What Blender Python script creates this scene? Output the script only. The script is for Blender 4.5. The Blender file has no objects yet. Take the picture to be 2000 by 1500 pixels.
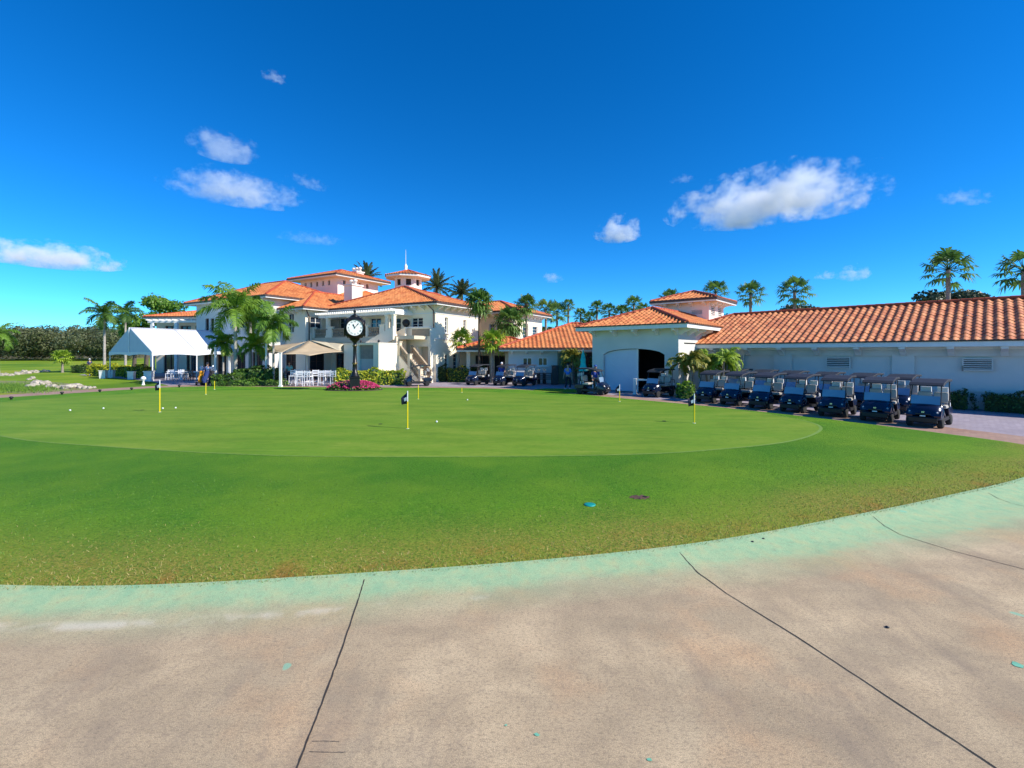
import bpy, bmesh, math, random
import numpy as np
from mathutils import Vector, Matrix
random.seed(7); RS=np.random.RandomState(11)
S=bpy.context.scene; COL=S.collection
F=880.0; H=688.0; CH=2.6           # focal length in photo pixels, horizon row, camera height
def W(px,py):
    d=F*CH/(py-H); return ((px-1000)/F*d, d)
def at(px,d): return ((px-1000)/F*d, d)
def zz(py,d): return CH+(H-py)/F*d
def R(a): return math.radians(a)
def lin(c):
    return tuple(((v/255)/12.92 if v/255<=.04045 else ((v/255+.055)/1.055)**2.4) for v in c)
# ------------------------------------------------------------------ materials
MATS={}
def mat(name,c1,c2=None,scale=3.0,rough=.7,bump=0.0,bscale=None,metal=0,spec=.5,coord='Object',detail=6,trans=0,attr=None,coat=0,c3=None,scale3=.5,f3=.5):
    if name in MATS: return MATS[name]
    m=bpy.data.materials.new(name); m.use_nodes=True; nt=m.node_tree; N=nt.nodes; L=nt.links
    b=N['Principled BSDF']; b.inputs['Roughness'].default_value=rough; b.inputs['Metallic'].default_value=metal
    b.inputs['Specular IOR Level'].default_value=spec
    if coat: b.inputs['Coat Weight'].default_value=coat; b.inputs['Coat Roughness'].default_value=.08
    c2=c2 or tuple(v*.8 for v in c1)
    tc=N.new('ShaderNodeTexCoord')
    if coord=='World':
        g=N.new('ShaderNodeNewGeometry'); out=g.outputs['Position']
    else: out=tc.outputs[coord]
    no=N.new('ShaderNodeTexNoise'); no.inputs['Scale'].default_value=scale; no.inputs['Detail'].default_value=detail
    L.new(out,no.inputs['Vector'])
    rp=N.new('ShaderNodeValToRGB'); rp.color_ramp.elements[0].position=.35; rp.color_ramp.elements[1].position=.65
    rp.color_ramp.elements[0].color=(*c2,1); rp.color_ramp.elements[1].color=(*c1,1)
    if attr:
        at_=N.new('ShaderNodeAttribute'); at_.attribute_name=attr; L.new(at_.outputs['Fac'],rp.inputs['Fac'])
        rp.color_ramp.elements[0].position=0; rp.color_ramp.elements[1].position=1
    else: L.new(no.outputs['Fac'],rp.inputs['Fac'])
    colout=rp.outputs['Color']
    if c3:
        n3=N.new('ShaderNodeTexNoise'); n3.inputs['Scale'].default_value=scale3; n3.inputs['Detail'].default_value=4; L.new(out,n3.inputs['Vector'])
        r3=N.new('ShaderNodeValToRGB'); r3.color_ramp.elements[0].position=.45; r3.color_ramp.elements[1].position=.7
        r3.color_ramp.elements[1].color=(f3,f3,f3,1); r3.color_ramp.elements[0].color=(0,0,0,1)
        L.new(n3.outputs['Fac'],r3.inputs['Fac'])
        mx=N.new('ShaderNodeMixRGB'); mx.inputs['Color2'].default_value=(*c3,1); L.new(r3.outputs['Color'],mx.inputs['Fac']); L.new(colout,mx.inputs['Color1']); colout=mx.outputs['Color']
    L.new(colout,b.inputs['Base Color'])
    if bump:
        nb=N.new('ShaderNodeTexNoise'); nb.inputs['Scale'].default_value=bscale or scale*8; nb.inputs['Detail'].default_value=5; L.new(out,nb.inputs['Vector'])
        bp=N.new('ShaderNodeBump'); bp.inputs['Strength'].default_value=bump; bp.inputs['Distance'].default_value=.02
        L.new(nb.outputs['Fac'],bp.inputs['Height']); L.new(bp.outputs['Normal'],b.inputs['Normal'])
    if trans:
        tr=N.new('ShaderNodeBsdfTranslucent'); L.new(colout,tr.inputs['Color'])
        ms=N.new('ShaderNodeMixShader'); ms.inputs['Fac'].default_value=trans
        L.new(b.outputs['BSDF'],ms.inputs[1]); L.new(tr.outputs['BSDF'],ms.inputs[2]); L.new(ms.outputs['Shader'],N['Material Output'].inputs['Surface'])
    MATS[name]=m; return m
WALL=mat('stucco_white',(.95,.85,.67),(.90,.80,.62),.8,.85,.15,60)
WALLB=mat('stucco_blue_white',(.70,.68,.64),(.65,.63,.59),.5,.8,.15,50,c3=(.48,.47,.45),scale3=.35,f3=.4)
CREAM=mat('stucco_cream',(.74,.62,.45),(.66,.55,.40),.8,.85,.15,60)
PINKW=mat('stucco_blush',(.90,.76,.68),(.84,.70,.62),.8,.85,.1,60)
TRIM=mat('white_trim',(.85,.83,.79),(.78,.76,.72),2,.5)
BROWN=mat('brown_gutter',(.10,.055,.04),(.07,.04,.03),3,.5)
TILE=mat('clay_tile',lin((224,142,80)),lin((190,104,56)),3,.65,.25,14,attr='rnd',c3=lin((222,150,92)),scale3=.6,f3=.6)
TILE2=mat('clay_tile_faded',lin((222,146,92)),lin((186,104,60)),3,.65,.25,14,attr='rnd',c3=lin((160,104,76)),scale3=.8,f3=.45)
CAP=mat('clay_ridge',lin((200,92,56)),lin((150,62,40)),4,.7,.2,20)
GLASS=mat('window_glass',(.035,.05,.075),(.02,.03,.05),1,.06,spec=.8)
DARK=mat('interior_shade',(.03,.028,.03),(.02,.018,.02),2,.8)  # near-black, shade behind openings and panes put into the colour
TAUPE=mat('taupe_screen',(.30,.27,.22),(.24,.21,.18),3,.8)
BALU=mat('stone_baluster',(.40,.31,.21),(.33,.26,.18),4,.8)
NAVY=mat('navy_paint',(.008,.013,.040),(.006,.010,.030),2,.25,coat=.5)
BLACKP=mat('black_plastic',(.02,.02,.024),(.014,.014,.018),6,.5)
ROOFP=mat('cart_roof_plastic',(.024,.028,.037),(.018,.021,.029),4,.6)
RUBBER=mat('tyre_rubber',(.022,.022,.022),(.015,.015,.015),8,.85)
RIM=mat('rim_grey',(.5,.5,.5),(.4,.4,.4),6,.35,metal=.6)
SEAT=mat('seat_vinyl',(.50,.46,.40),(.44,.40,.35),5,.55)
CHROME=mat('chrome',(.7,.7,.72),(.6,.6,.62),5,.2,metal=.9)
WPL=mat('white_plastic',(.82,.82,.84),(.75,.75,.78),4,.5)
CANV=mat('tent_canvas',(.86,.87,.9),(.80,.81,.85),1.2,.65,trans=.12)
SAIL=mat('shade_sail',(.66,.52,.34),(.58,.45,.29),1.5,.8,trans=.25)
TRUNK=mat('palm_bark',(.34,.29,.24),(.20,.165,.13),14,.9,.5,30)
TRUNKR=mat('royal_palm_bark',(.44,.40,.35),(.30,.27,.23),5,.85,.4,30)
TRUNKD=mat('boot_bark',(.20,.12,.07),(.10,.06,.04),16,.9,.5,30)
BARK=mat('oak_bark',(.13,.10,.08),(.08,.06,.05),8,.9,.4,20)
def leafm(n,a,b,tr=.35): return mat(n,lin(a),lin(b),3,.5,attr='rnd',trans=tr,spec=.4)
L_ROY=leafm('royal_leaf',(150,184,66),(58,108,40),.45)
L_DARK=leafm('palm_leaf',(120,154,66),(46,88,40),.4)
L_LIME=leafm('lime_leaf',(176,196,64),(96,138,40))
L_FAN=leafm('fan_leaf',(128,160,72),(50,92,42))
L_DATE=leafm('date_leaf',(120,132,88),(54,78,50))
L_OAK=leafm('oak_leaf',(88,98,62),(38,54,32),.2)
L_WOOD=leafm('wood_leaf',(116,120,78),(58,72,44),.2)
L_HEDGE=leafm('hedge_leaf',(226,216,60),(120,148,36))
L_BOX=leafm('box_leaf',(84,112,44),(30,56,26),.2)
L_BRIGHT=leafm('bright_leaf',(130,166,60),(58,104,36))
PINK=leafm('flower_petal',(228,78,136),(170,50,84),.2)
GOLDF=leafm('frond_gold',(190,178,84),(120,130,54))
GREENCORE=mat('foliage_core',lin((60,84,40)),lin((40,62,30)),4,.9)
CLK=mat('clock_black',(.018,.017,.016),(.012,.011,.011),5,.35,metal=.3)
CLKG=mat('clock_gold',(.55,.42,.16),(.45,.33,.12),5,.35,metal=.7)
DIAL=mat('dial_white',(.86,.86,.82),(.82,.82,.78),3,.4)
YEL=mat('pin_yellow',lin((240,215,20)),lin((225,198,15)),3,.4)
ROCK=mat('limestone',(.50,.45,.37),(.26,.22,.17),5,.9,.6,12)
TEAL=mat('teal_canvas',lin((40,220,212)),lin((24,180,176)),3,.7,trans=.1)
OLIVE=mat('olive_panel',lin((112,118,92)),lin((100,106,82)),1,.7)
SKIN=mat('skin',(.52,.30,.21),(.48,.27,.19),6,.6)
def cloth(n,c): return mat('cloth_'+n,lin(c),tuple(v*.8 for v in lin(c)),9,.85)
WOODB=mat('brown_wood',(.17,.08,.05),(.12,.06,.04),8,.6)
# ------------------------------------------------------------------ mesh builder
class MB:
    def __init__(s): s.v=[];s.f=[];s.m=[];s.sm=[]
    def add(s,vs,fs,mi=0,sm=False):
        o=len(s.v); s.v+= [tuple(p) for p in vs]; s.f+=[tuple(i+o for i in f) for f in fs]; s.m+=[mi]*len(fs); s.sm+=[sm]*len(fs)
    def box(s,c,d,rz=0,mi=0,rx=0,ry=0,taper=1.0):
        M=Matrix.Translation(c)@Matrix.Rotation(rz,4,'Z')@Matrix.Rotation(ry,4,'Y')@Matrix.Rotation(rx,4,'X')
        vs=[]
        for z in (-1,1):
            t=taper if z>0 else 1
            for x,y in ((-1,-1),(1,-1),(1,1),(-1,1)): vs.append(M@Vector((x*d[0]/2*t,y*d[1]/2*t,z*d[2]/2)))
        s.add(vs,[(3,2,1,0),(4,5,6,7),(0,1,5,4),(1,2,6,5),(2,3,7,6),(3,0,4,7)],mi); return s
    def b2(s,x0,x1,y0,y1,z0,z1,mi=0): return s.box(((x0+x1)/2,(y0+y1)/2,(z0+z1)/2),(abs(x1-x0),abs(y1-y0),abs(z1-z0)),mi=mi)
    def tube(s,pts,rad,n=8,mi=0,cap=True,sm=True):
        pts=[Vector(p) for p in pts]
        if not hasattr(rad,'__len__'): rad=[rad]*len(pts)
        vs=[];fs=[]
        up=Vector((0,0,1))
        for i,p in enumerate(pts):
            t=(pts[min(i+1,len(pts)-1)]-pts[max(i-1,0)]).normalized()
            a=t.cross(up)
            if a.length<.05: a=t.cross(Vector((0,1,0)))
            a.normalize(); b=t.cross(a)
            for k in range(n):
                th=2*math.pi*k/n; vs.append(p+a*math.cos(th)*rad[i]+b*math.sin(th)*rad[i])
        for i in range(len(pts)-1):
            for k in range(n):
                k2=(k+1)%n; fs.append((i*n+k,i*n+k2,(i+1)*n+k2,(i+1)*n+k))
        s.add(vs,fs,mi,sm)
        if cap:
            s.add(vs[:n],[tuple(range(n))],mi); s.add(vs[-n:],[tuple(reversed(range(n)))],mi)
        return s
    def lathe(s,prof,n=16,c=(0,0,0),mi=0,sm=True,axis='Z'):
        vs=[];fs=[]
        for r,z in prof:
            for k in range(n):
                th=2*math.pi*k/n
                p=(r*math.cos(th),r*math.sin(th),z)
                if axis=='Y': p=(p[0],p[2],p[1])
                if axis=='X': p=(p[2],p[0],p[1])
                vs.append((p[0]+c[0],p[1]+c[1],p[2]+c[2]))
        for i in range(len(prof)-1):
            for k in range(n):
                k2=(k+1)%n; fs.append((i*n+k,i*n+k2,(i+1)*n+k2,(i+1)*n+k))
        s.add(vs,fs,mi,sm); s.add(vs[:n],[tuple(reversed(range(n)))],mi); s.add(vs[-n:],[tuple(range(n))],mi); return s
    def prism(s,poly,y0,y1,mi=0):   # polygon in XZ extruded along Y
        n=len(poly); vs=[(p[0],y0,p[1]) for p in poly]+[(p[0],y1,p[1]) for p in poly]
        s.add(vs,[tuple(range(n)),tuple(reversed(range(n,2*n)))]+[(i,i+n,(i+1)%n+n,(i+1)%n) for i in range(n)],mi); return s
    def prismx(s,poly,x0,x1,mi=0):  # polygon in YZ extruded along X
        n=len(poly); vs=[(x0,p[0],p[1]) for p in poly]+[(x1,p[0],p[1]) for p in poly]
        s.add(vs,[tuple(reversed(range(n))),tuple(range(n,2*n))]+[(i,(i+1)%n,(i+1)%n+n,i+n) for i in range(n)],mi); return s
    def build(s,name,mats,parent=None,bevel=0,smooth=False,inv=None):
        me=bpy.data.meshes.new(name)
        vs=s.v if inv is None else [tuple(inv@Vector(p)) for p in s.v]
        me.from_pydata(vs,[],s.f)
        if not isinstance(mats,(list,tuple)): mats=[mats]
        for m in mats: me.materials.append(m)
        me.polygons.foreach_set('material_index',s.m); me.polygons.foreach_set('use_smooth',[smooth or q for q in s.sm])
        me.update(); o=bpy.data.objects.new(name,me); COL.objects.link(o)
        if parent: o.parent=parent
        if bevel:
            b=o.modifiers.new('bevel','BEVEL'); b.width=bevel; b.segments=2; b.limit_method='ANGLE'; b.angle_limit=R(35)
        return o
def tag(o,label=None,cat=None,group=None,kind=None):
    if label: o['label']=label
    if cat: o['category']=cat
    if group: o['group']=group
    if kind: o['kind']=kind
    return o
def empty(name,loc,rz=0,label=None,cat=None,group=None):
    o=bpy.data.objects.new(name,None); COL.objects.link(o); o.location=loc; o.rotation_euler=(0,0,rz); o.empty_display_size=.3
    return tag(o,label,cat,group)
def copy_tree(o,parent=None):
    c=o.copy(); COL.objects.link(c); c.parent=parent
    for ch in list(o.children):
        copy_tree(ch,c)
    return c
def dup(o,loc,rz,label,group=None,scale=None):
    c=copy_tree(o); c.location=loc; c.rotation_euler=(0,0,rz); c['label']=label
    if group: c['group']=group
    if scale: c.scale=scale if hasattr(scale,'__len__') else (scale,)*3
    return c
class Frame:     # a building's own axes: x along its front, y into it
    def __init__(s,ox,oy,ang):
        s.o=(ox,oy); s.a=R(ang); s.x=(math.cos(s.a),math.sin(s.a)); s.y=(-math.sin(s.a),math.cos(s.a))
    def w(s,x,y): return (s.o[0]+s.x[0]*x+s.y[0]*y, s.o[1]+s.x[1]*x+s.y[1]*y)
    def ux(s,px,y=0):      # x on the line y=const seen in column px
        k=(px-1000)/F; ox=s.o[0]+s.y[0]*y; oy=s.o[1]+s.y[1]*y
        return (k*oy-ox)/(s.x[0]-k*s.x[1])
    def uy(s,px,x=0):
        k=(px-1000)/F; ox=s.o[0]+s.x[0]*x; oy=s.o[1]+s.x[1]*x
        return (k*oy-ox)/(s.y[0]-k*s.y[1])
    def z(s,py,x,y): return zz(py,s.w(x,y)[1])
# ------------------------------------------------------------------ roofs
def tile_polys(name,polys,mt,parent,p=.36,c=.42,segs=8,r=.06):
    """barrel tiles over planar polygons; polygon edge 0-1 is the eave"""
    V=[];Fc=[];Rn=[];out=bmesh.new(); lay=out.faces.layers.float.new('rnd')
    for poly in polys:
        P=[Vector(q) for q in poly]; e=(P[1]-P[0]).normalized()
        n=Vector((0,0,0))
        for i in range(len(P)): n+= (P[i]-P[0]).cross(P[(i+1)%len(P)]-P[0])
        n.normalize()
        if n.z<0: n=-n
        s=n.cross(e)
        if s.z<0: s=-s
        us=[(q-P[0]).dot(e) for q in P]; vs=[(q-P[0]).dot(s) for q in P]
        u0=math.floor(min(us)/p)*p; u1=max(us)+p; v0=0; v1=max(vs)
        nu=int((u1-u0)/p)+1; nv=int(v1/c)+1
        U=u0+np.arange(nu*segs+1)*p/segs; prof=r*.74*np.cos(2*np.pi*U/p)
        verts=[];faces=[];rnd=[]
        for j in range(nv):
            a=j*c-(.05 if j else .10); b=min((j+1)*c,v1+.2)
            jit=RS.rand(nu)*.012
            for (vv,hh) in ((a,.024),(b,.0)):
                jj=np.repeat(jit,segs); jj=np.append(jj,jj[-1])
                pts=np.outer(U,np.array(e))+np.array(P[0])+vv*np.array(s)+np.outer(prof+hh+.03+jj,np.array(n))
                verts.append(pts)
            base=j*2*len(U)
            rr=RS.rand(nu)
            for i in range(len(U)-1):
                faces.append((base+i,base+i+1,base+len(U)+i+1,base+len(U)+i)); rnd.append(rr[min(i//segs,nu-1)])
        me=bpy.data.meshes.new('t'); me.from_pydata(np.vstack(verts).tolist(),[],faces)
        bm=bmesh.new(); bm.from_mesh(me); bpy.data.meshes.remove(me)
        l=bm.faces.layers.float.new('rnd'); bm.faces.ensure_lookup_table()
        for f,rv in zip(bm.faces,rnd): f[l]=rv; f.smooth=True
        cen=sum(P,Vector())/len(P)
        for i in range(len(P)):
            a=P[i];b=P[(i+1)%len(P)]; ed=b-a
            if ed.length<1e-4: continue
            pn=ed.cross(n).normalized()
            if pn.dot(cen-a)>0: pn=-pn
            off=.12 if i==0 else 0
            bmesh.ops.bisect_plane(bm,geom=bm.verts[:]+bm.edges[:]+bm.faces[:],plane_co=a+pn*off,plane_no=pn,clear_outer=True)
        me=bpy.data.meshes.new('t'); bm.to_mesh(me); bm.free(); out.from_mesh(me); bpy.data.meshes.remove(me)
    me=bpy.data.meshes.new(name); out.to_mesh(me); out.free(); me.materials.append(mt)
    o=bpy.data.objects.new(name,me); COL.objects.link(o); o.parent=parent; return o
def hip_polys(x0,x1,y0,y1,z,rise,hx=None,hy=None):
    w=x1-x0; d=y1-y0
    if w>=d:
        h=hx or d/2; A=(x0+h,(y0+y1)/2,z+rise); B=(x1-h,(y0+y1)/2,z+rise)
        if x1-h<=x0+h: A=B=((x0+x1)/2,(y0+y1)/2,z+rise)
        pol=[[(x0,y0,z),(x1,y0,z),B,A],[(x1,y0,z),(x1,y1,z),B],[(x1,y1,z),(x0,y1,z),A,B],[(x0,y1,z),(x0,y0,z),A]]
        caps=[(A,B),((x0,y0,z),A),((x1,y0,z),B),((x0,y1,z),A),((x1,y1,z),B)]
    else:
        h=hy or w/2; A=((x0+x1)/2,y0+h,z+rise); B=((x0+x1)/2,y1-h,z+rise)
        pol=[[(x0,y0,z),(x1,y0,z),A],[(x1,y0,z),(x1,y1,z),B,A],[(x1,y1,z),(x0,y1,z),B],[(x0,y1,z),(x0,y0,z),A,B]]
        caps=[(A,B),((x0,y0,z),A),((x1,y0,z),A),((x0,y1,z),B),((x1,y1,z),B)]
    out=[]
    for q in pol:
        r=[q[0]]
        for a in q[1:]:
            if (Vector(a)-Vector(r[-1])).length>1e-3: r.append(a)
        out.append(r)
    return out,caps
def hip_roof(par,x0,x1,y0,y1,z,rise,oh=.75,mt=TILE,p=.36,segs=6,hx=None,hy=None,gut=BROWN,brk=None,gh=.15):
    X0,X1,Y0,Y1=x0-oh,x1+oh,y0-oh,y1+oh
    pol,caps=hip_polys(X0,X1,Y0,Y1,z,rise,hx,hy)
    o=tile_polys('roof',pol,mt,par,p=p,segs=segs)
    m=MB()
    for a,b in caps:
        a=Vector(a);b=Vector(b); L=(b-a).length
        if L<.1: continue
        n=max(2,int(L/.45))
        for i in range(n):
            q0=a.lerp(b,i/n)+Vector((0,0,.07)); q1=a.lerp(b,(i+1.08)/n)+Vector((0,0,.07))
            m.tube([q0,q1],[.12,.10],6,cap=True)
    m.build('ridge_cap',CAP,o)
    m=MB(); m.b2(X0,X1,Y0,Y1,z-.20,z-.14); m.build('soffit',TRIM,o)
    m=MB()
    for (a,b,c,d) in ((X0-.03,X1+.03,Y0-.03,Y0+.0),(X0-.03,X1+.03,Y1,Y1+.03),(X0-.03,X0,Y0,Y1),(X1,X1+.03,Y0,Y1)):
        m.b2(a,b,c,d,z-.26,z+.0)
    m.build('fascia',TRIM,o)
    m=MB()
    for (a,b,c,d) in ((X0-.09,X1+.09,Y0-.09,Y0-.03),(X0-.09,X1+.09,Y1+.03,Y1+.09),(X0-.09,X0-.03,Y0-.03,Y1+.03),(X1+.03,X1+.09,Y0-.03,Y1+.03)):
        m.b2(a,b,c,d,z-gh,z+.05)
    m.build('gutter',gut,o)
    return o
def bracket(par,x,y,z,dx,dy,L=.66,h=.4,w=.18):
    m=MB(); ang=math.atan2(dy,dx)
    poly=[(0,0),(L,0),(L,-.16),(L*.5,-h*.6),(.10,-h),(0,-h)]
    vs=[];n=len(poly)
    for s_ in (-w/2,w/2):
        for a,b in poly: vs.append((x+math.cos(ang)*a-math.sin(ang)*s_, y+math.sin(ang)*a+math.cos(ang)*s_, z+b))
    m.add(vs,[tuple(range(n)),tuple(reversed(range(n,2*n)))]+[(i,i+n,(i+1)%n+n,(i+1)%n) for i in range(n)])
    return m.build('eave_bracket',TRIM,par)
# ------------------------------------------------------------------ walls with openings
def wall(m,p0,p1,z0,z1,holes=(),rev=.2,mi=0):
    """sheet wall from p0 to p1 (outward on the right-hand side of travel), holes=(u0,u1,za,zb)"""
    p0=Vector((p0[0],p0[1]));p1=Vector((p1[0],p1[1])); L=(p1-p0).length; e=(p1-p0)/L; inn=Vector((-e.y,e.x))
    us=sorted(set([0,L]+[v for h in holes for v in h[:2]])); zs=sorted(set([z0,z1]+[v for h in holes for v in h[2:4]]))
    def P(u,z,d=0): q=p0+e*u+inn*d; return (q.x,q.y,z)
    for i in range(len(us)-1):
        for j in range(len(zs)-1):
            uc=(us[i]+us[i+1])/2; zc=(zs[j]+zs[j+1])/2
            if any(h[0]<uc<h[1] and h[2]<zc<h[3] for h in holes): continue
            m.add([P(us[i],zs[j]),P(us[i+1],zs[j]),P(us[i+1],zs[j+1]),P(us[i],zs[j+1])],[(0,1,2,3)],mi)
    for (a,b,c,d) in holes:
        for q in ([P(a,c),P(a,d),P(a,d,rev),P(a,c,rev)],[P(b,d),P(b,c),P(b,c,rev),P(b,d,rev)],[P(a,d),P(b,d),P(b,d,rev),P(a,d,rev)],[P(b,c),P(a,c),P(a,c,rev),P(b,c,rev)]):
            m.add(q,[(0,1,2,3)],mi)
def window(par,p0,p1,h,cols=2,rows=3,rev=.2,glass=GLASS,fm=TRIM,name='window',sill=True):
    p0=Vector((p0[0],p0[1]));p1=Vector((p1[0],p1[1])); e=(p1-p0).normalized(); ang=math.atan2(e.y,e.x); inn=Vector((-e.y,e.x))
    a,b,c,d=h; fr=MB(); t=.07
    def bx(u0,u1,z0,z1,dp,th,m):
        q=p0+e*((u0+u1)/2)+inn*dp; m.box((q.x,q.y,(z0+z1)/2),(u1-u0,th,z1-z0),ang)
    bx(a+.002,a+t,c+.002,d-.002,rev-.05,.08,fr);bx(b-t,b-.002,c+.002,d-.002,rev-.05,.08,fr);bx(a+t,b-t,c+.002,c+t,rev-.05,.08,fr);bx(a+t,b-t,d-t,d-.002,rev-.05,.08,fr)
    for i in range(1,cols):
        u=a+(b-a)*i/cols; w=.07 if (i*2==cols) else .03; bx(u-w/2,u+w/2,c+t,d-t,rev-.045,.06,fr)
    for j in range(1,rows):
        z=c+(d-c)*j/rows; bx(a+t,b-t,z-.015,z+.015,rev-.04,.035,fr)
    if sill: bx(a-.12,b+.12,c-.09,c-.005,-.04,.16,fr)
    o=fr.build(name,fm,par)
    g=MB(); bx(a+.01,b-.01,c+.01,d-.01,rev+.01,.02,g); g.build('pane',glass,o)
    return o
# ------------------------------------------------------------------ foliage
def leaf_mesh(name,C,Nrm,U,size,mt,parent=None,rnd=None,asp=2.2,mats=None,mi=None):
    """quads (diamonds) centred at C, long axis U, normal Nrm"""
    n=len(C); U=U/np.linalg.norm(U,axis=1)[:,None]; V=np.cross(Nrm,U); V/= (np.linalg.norm(V,axis=1)[:,None]+1e-9)
    sz=(size if hasattr(size,'__len__') else np.full(n,size))[:,None]
    vs=np.stack([C-U*sz*.5,C+V*sz*.5/asp,C+U*sz*.5,C-V*sz*.5/asp],1).reshape(-1,3)
    return quads_obj(name,vs,mt,parent,rnd if rnd is not None else RS.rand(n),mats,mi)
def quads_obj(name,vs,mt,parent,rnd,mats=None,mi=None,smooth=False):
    n=len(vs)//4; me=bpy.data.meshes.new(name)
    me.vertices.add(len(vs)); me.vertices.foreach_set('co',vs.astype(np.float32).ravel())
    me.loops.add(n*4); me.loops.foreach_set('vertex_index',np.arange(n*4,dtype=np.int32))
    me.polygons.add(n); me.polygons.foreach_set('loop_start',np.arange(n,dtype=np.int32)*4); me.polygons.foreach_set('loop_total',np.full(n,4,dtype=np.int32))
    a=me.attributes.new('rnd','FLOAT','FACE'); a.data.foreach_set('value',np.asarray(rnd,dtype=np.float32))
    for m in (mats or [mt]): me.materials.append(m)
    if mi is not None: me.polygons.foreach_set('material_index',np.asarray(mi,dtype=np.int32))
    me.update(calc_edges=True); me.validate()
    o=bpy.data.objects.new(name,me); COL.objects.link(o)
    if parent: o.parent=parent
    return o
def rdir(n):
    d=RS.normal(size=(n,3)); return d/np.linalg.norm(d,axis=1)[:,None]
def blob_points(blobs,n,shell=.55):
    """points in ellipsoid blobs [(cx,cy,cz,rx,ry,rz)], mostly near the skin; also outward dirs"""
    vol=np.array([b[3]*b[4]*b[5] for b in blobs])**.67; k=RS.choice(len(blobs),n,p=vol/vol.sum()); B=np.array(blobs)[k]
    d=rdir(n); r=(shell+(1-shell)*RS.rand(n)**.6)*(1+.12*RS.normal(size=n)*.6); return B[:,:3]+d*B[:,3:]*r[:,None], d, k
def crown(name,blobs,n,size,mt,parent,asp=1.8):
    P,d,k=blob_points(blobs,n); nr=d+rdir(n)*.8; nr/=np.linalg.norm(nr,axis=1)[:,None]
    U=np.cross(nr,rdir(n))
    bl=RS.rand(len(blobs)); rnd=np.clip(.45*bl[k]+.55*RS.rand(n),0,1)
    return leaf_mesh(name,P,nr,U,size*(.6+.8*RS.rand(n)),mt,parent,rnd,asp)
def hedge(name,x,y,rz,L,Wd,Ht,mt,label,n=None,size=.16,cat='hedge',group=None,mt2=None):
    r=empty(name,(x,y,0),rz,label,cat,group)
    n=n or int((L*Ht*2+L*Wd+Wd*Ht*2)*190*(.16/size)**1.2)
    # surface points of a lumpy box
    fx=RS.rand(n);area=np.array([L*Ht,L*Ht,L*Wd,Wd*Ht,Wd*Ht]); k=RS.choice(5,n,p=area/area.sum())
    a=RS.rand(n);b=RS.rand(n); P=np.zeros((n,3));N_=np.zeros((n,3))
    for i,(s_,ax) in enumerate((((-1),1),((1),1),((1),2),((-1),0),((1),0))):
        q=k==i; m=q.sum()
        if ax==1: P[q]=np.c_[(a[q]-.5)*L,np.full(m,s_*Wd/2),b[q]*Ht]; N_[q]=(0,s_,0)
        if ax==2: P[q]=np.c_[(a[q]-.5)*L,(b[q]-.5)*Wd,np.full(m,Ht)]; N_[q]=(0,0,1)
        if ax==0: P[q]=np.c_[np.full(m,s_*L/2),(a[q]-.5)*Wd,b[q]*Ht]; N_[q]=(s_,0,0)
    lump=.10*np.sin(P[:,0]*2.3+1)+.08*np.sin(P[:,0]*5.1)+.05*np.sin(P[:,2]*6+P[:,0]*3)
    P+=N_*(lump+RS.normal(size=n)*.05)[:,None]
    P[:,2]=np.maximum(P[:,2],.03)
    nr=N_+rdir(n)*.8; nr/=np.linalg.norm(nr,axis=1)[:,None]; U=np.cross(nr,rdir(n))
    mats=[mt,mt2] if mt2 else None; mi=(RS.rand(n)<.3).astype(int) if mt2 else None
    leaf_mesh('foliage',P,nr,U,size*(.6+.8*RS.rand(n)),mt,r,None,1.7,mats,mi)
    m=MB(); m.box((0,0,Ht*.45),(L*.94,Wd*.8,Ht*.84)); m.build('hedge_core',GREENCORE,r)  # dark solid box inside the leaves, added to block seeing through
    return r
def feather_fronds(fr,mt,parent,name='crown',leafw=.085,nl=44,sag_leaf=.45):
    """fr: list of (azimuth, elevation at base, length, droop, base point, leaflet length)"""
    Q=[];rn=[];m=MB()
    for (az,el,L,dr,b0,ll) in fr:
        ns=12; pts=[];p=np.array(b0,float);ang=el
        for i in range(ns+1):
            pts.append(p.copy()); st=L/ns
            p=p+st*np.array([math.cos(az)*math.cos(ang),math.sin(az)*math.cos(ang),math.sin(ang)]); ang-=dr/ns*(.5+1.2*i/ns)
        m.tube([tuple(q) for q in pts],[.035*(1-.8*i/ns)+.004 for i in range(ns+1)],4,cap=False)
        fr_r=RS.rand()
        pts=np.array(pts)
        side=np.array([-math.sin(az),math.cos(az),0])
        for k in range(nl):
            t=.10+.90*k/(nl-1); f=t*ns; i=min(int(f),ns-1); q=pts[i]+(pts[i+1]-pts[i])*(f-i)
            tang=pts[i+1]-pts[i]; tang/=np.linalg.norm(tang); up=np.cross(side,tang)
            if up[2]<0: up=-up
            l=ll*math.sin(math.pi*min(1,.15+.85*t)*.93)**.7*(.85+.3*RS.rand())
            for s_ in (-1,1):
                dd=side*s_*.85+tang*.55+up*(RS.rand()*.7-.15); dd/=np.linalg.norm(dd)
                mid=q+dd*l*.5; tip=q+dd*l+np.array([0,0,-1])*l*sag_leaf*(.6+.8*RS.rand())
                w=tang*leafw*.5*(1.0); 
                Q+= [q-w*.6,q+w*.6,mid+w*1.1,mid-w*1.1]; Q+=[mid-w*1.1,mid+w*1.1,tip+w*.2,tip-w*.2]
                r_=np.clip(fr_r*.5+.5*RS.rand(),0,1); rn+=[r_,r_]
    o=quads_obj(name,np.array(Q),mt,parent,rn); m.build('frond_stem',mt,o); return o
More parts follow.
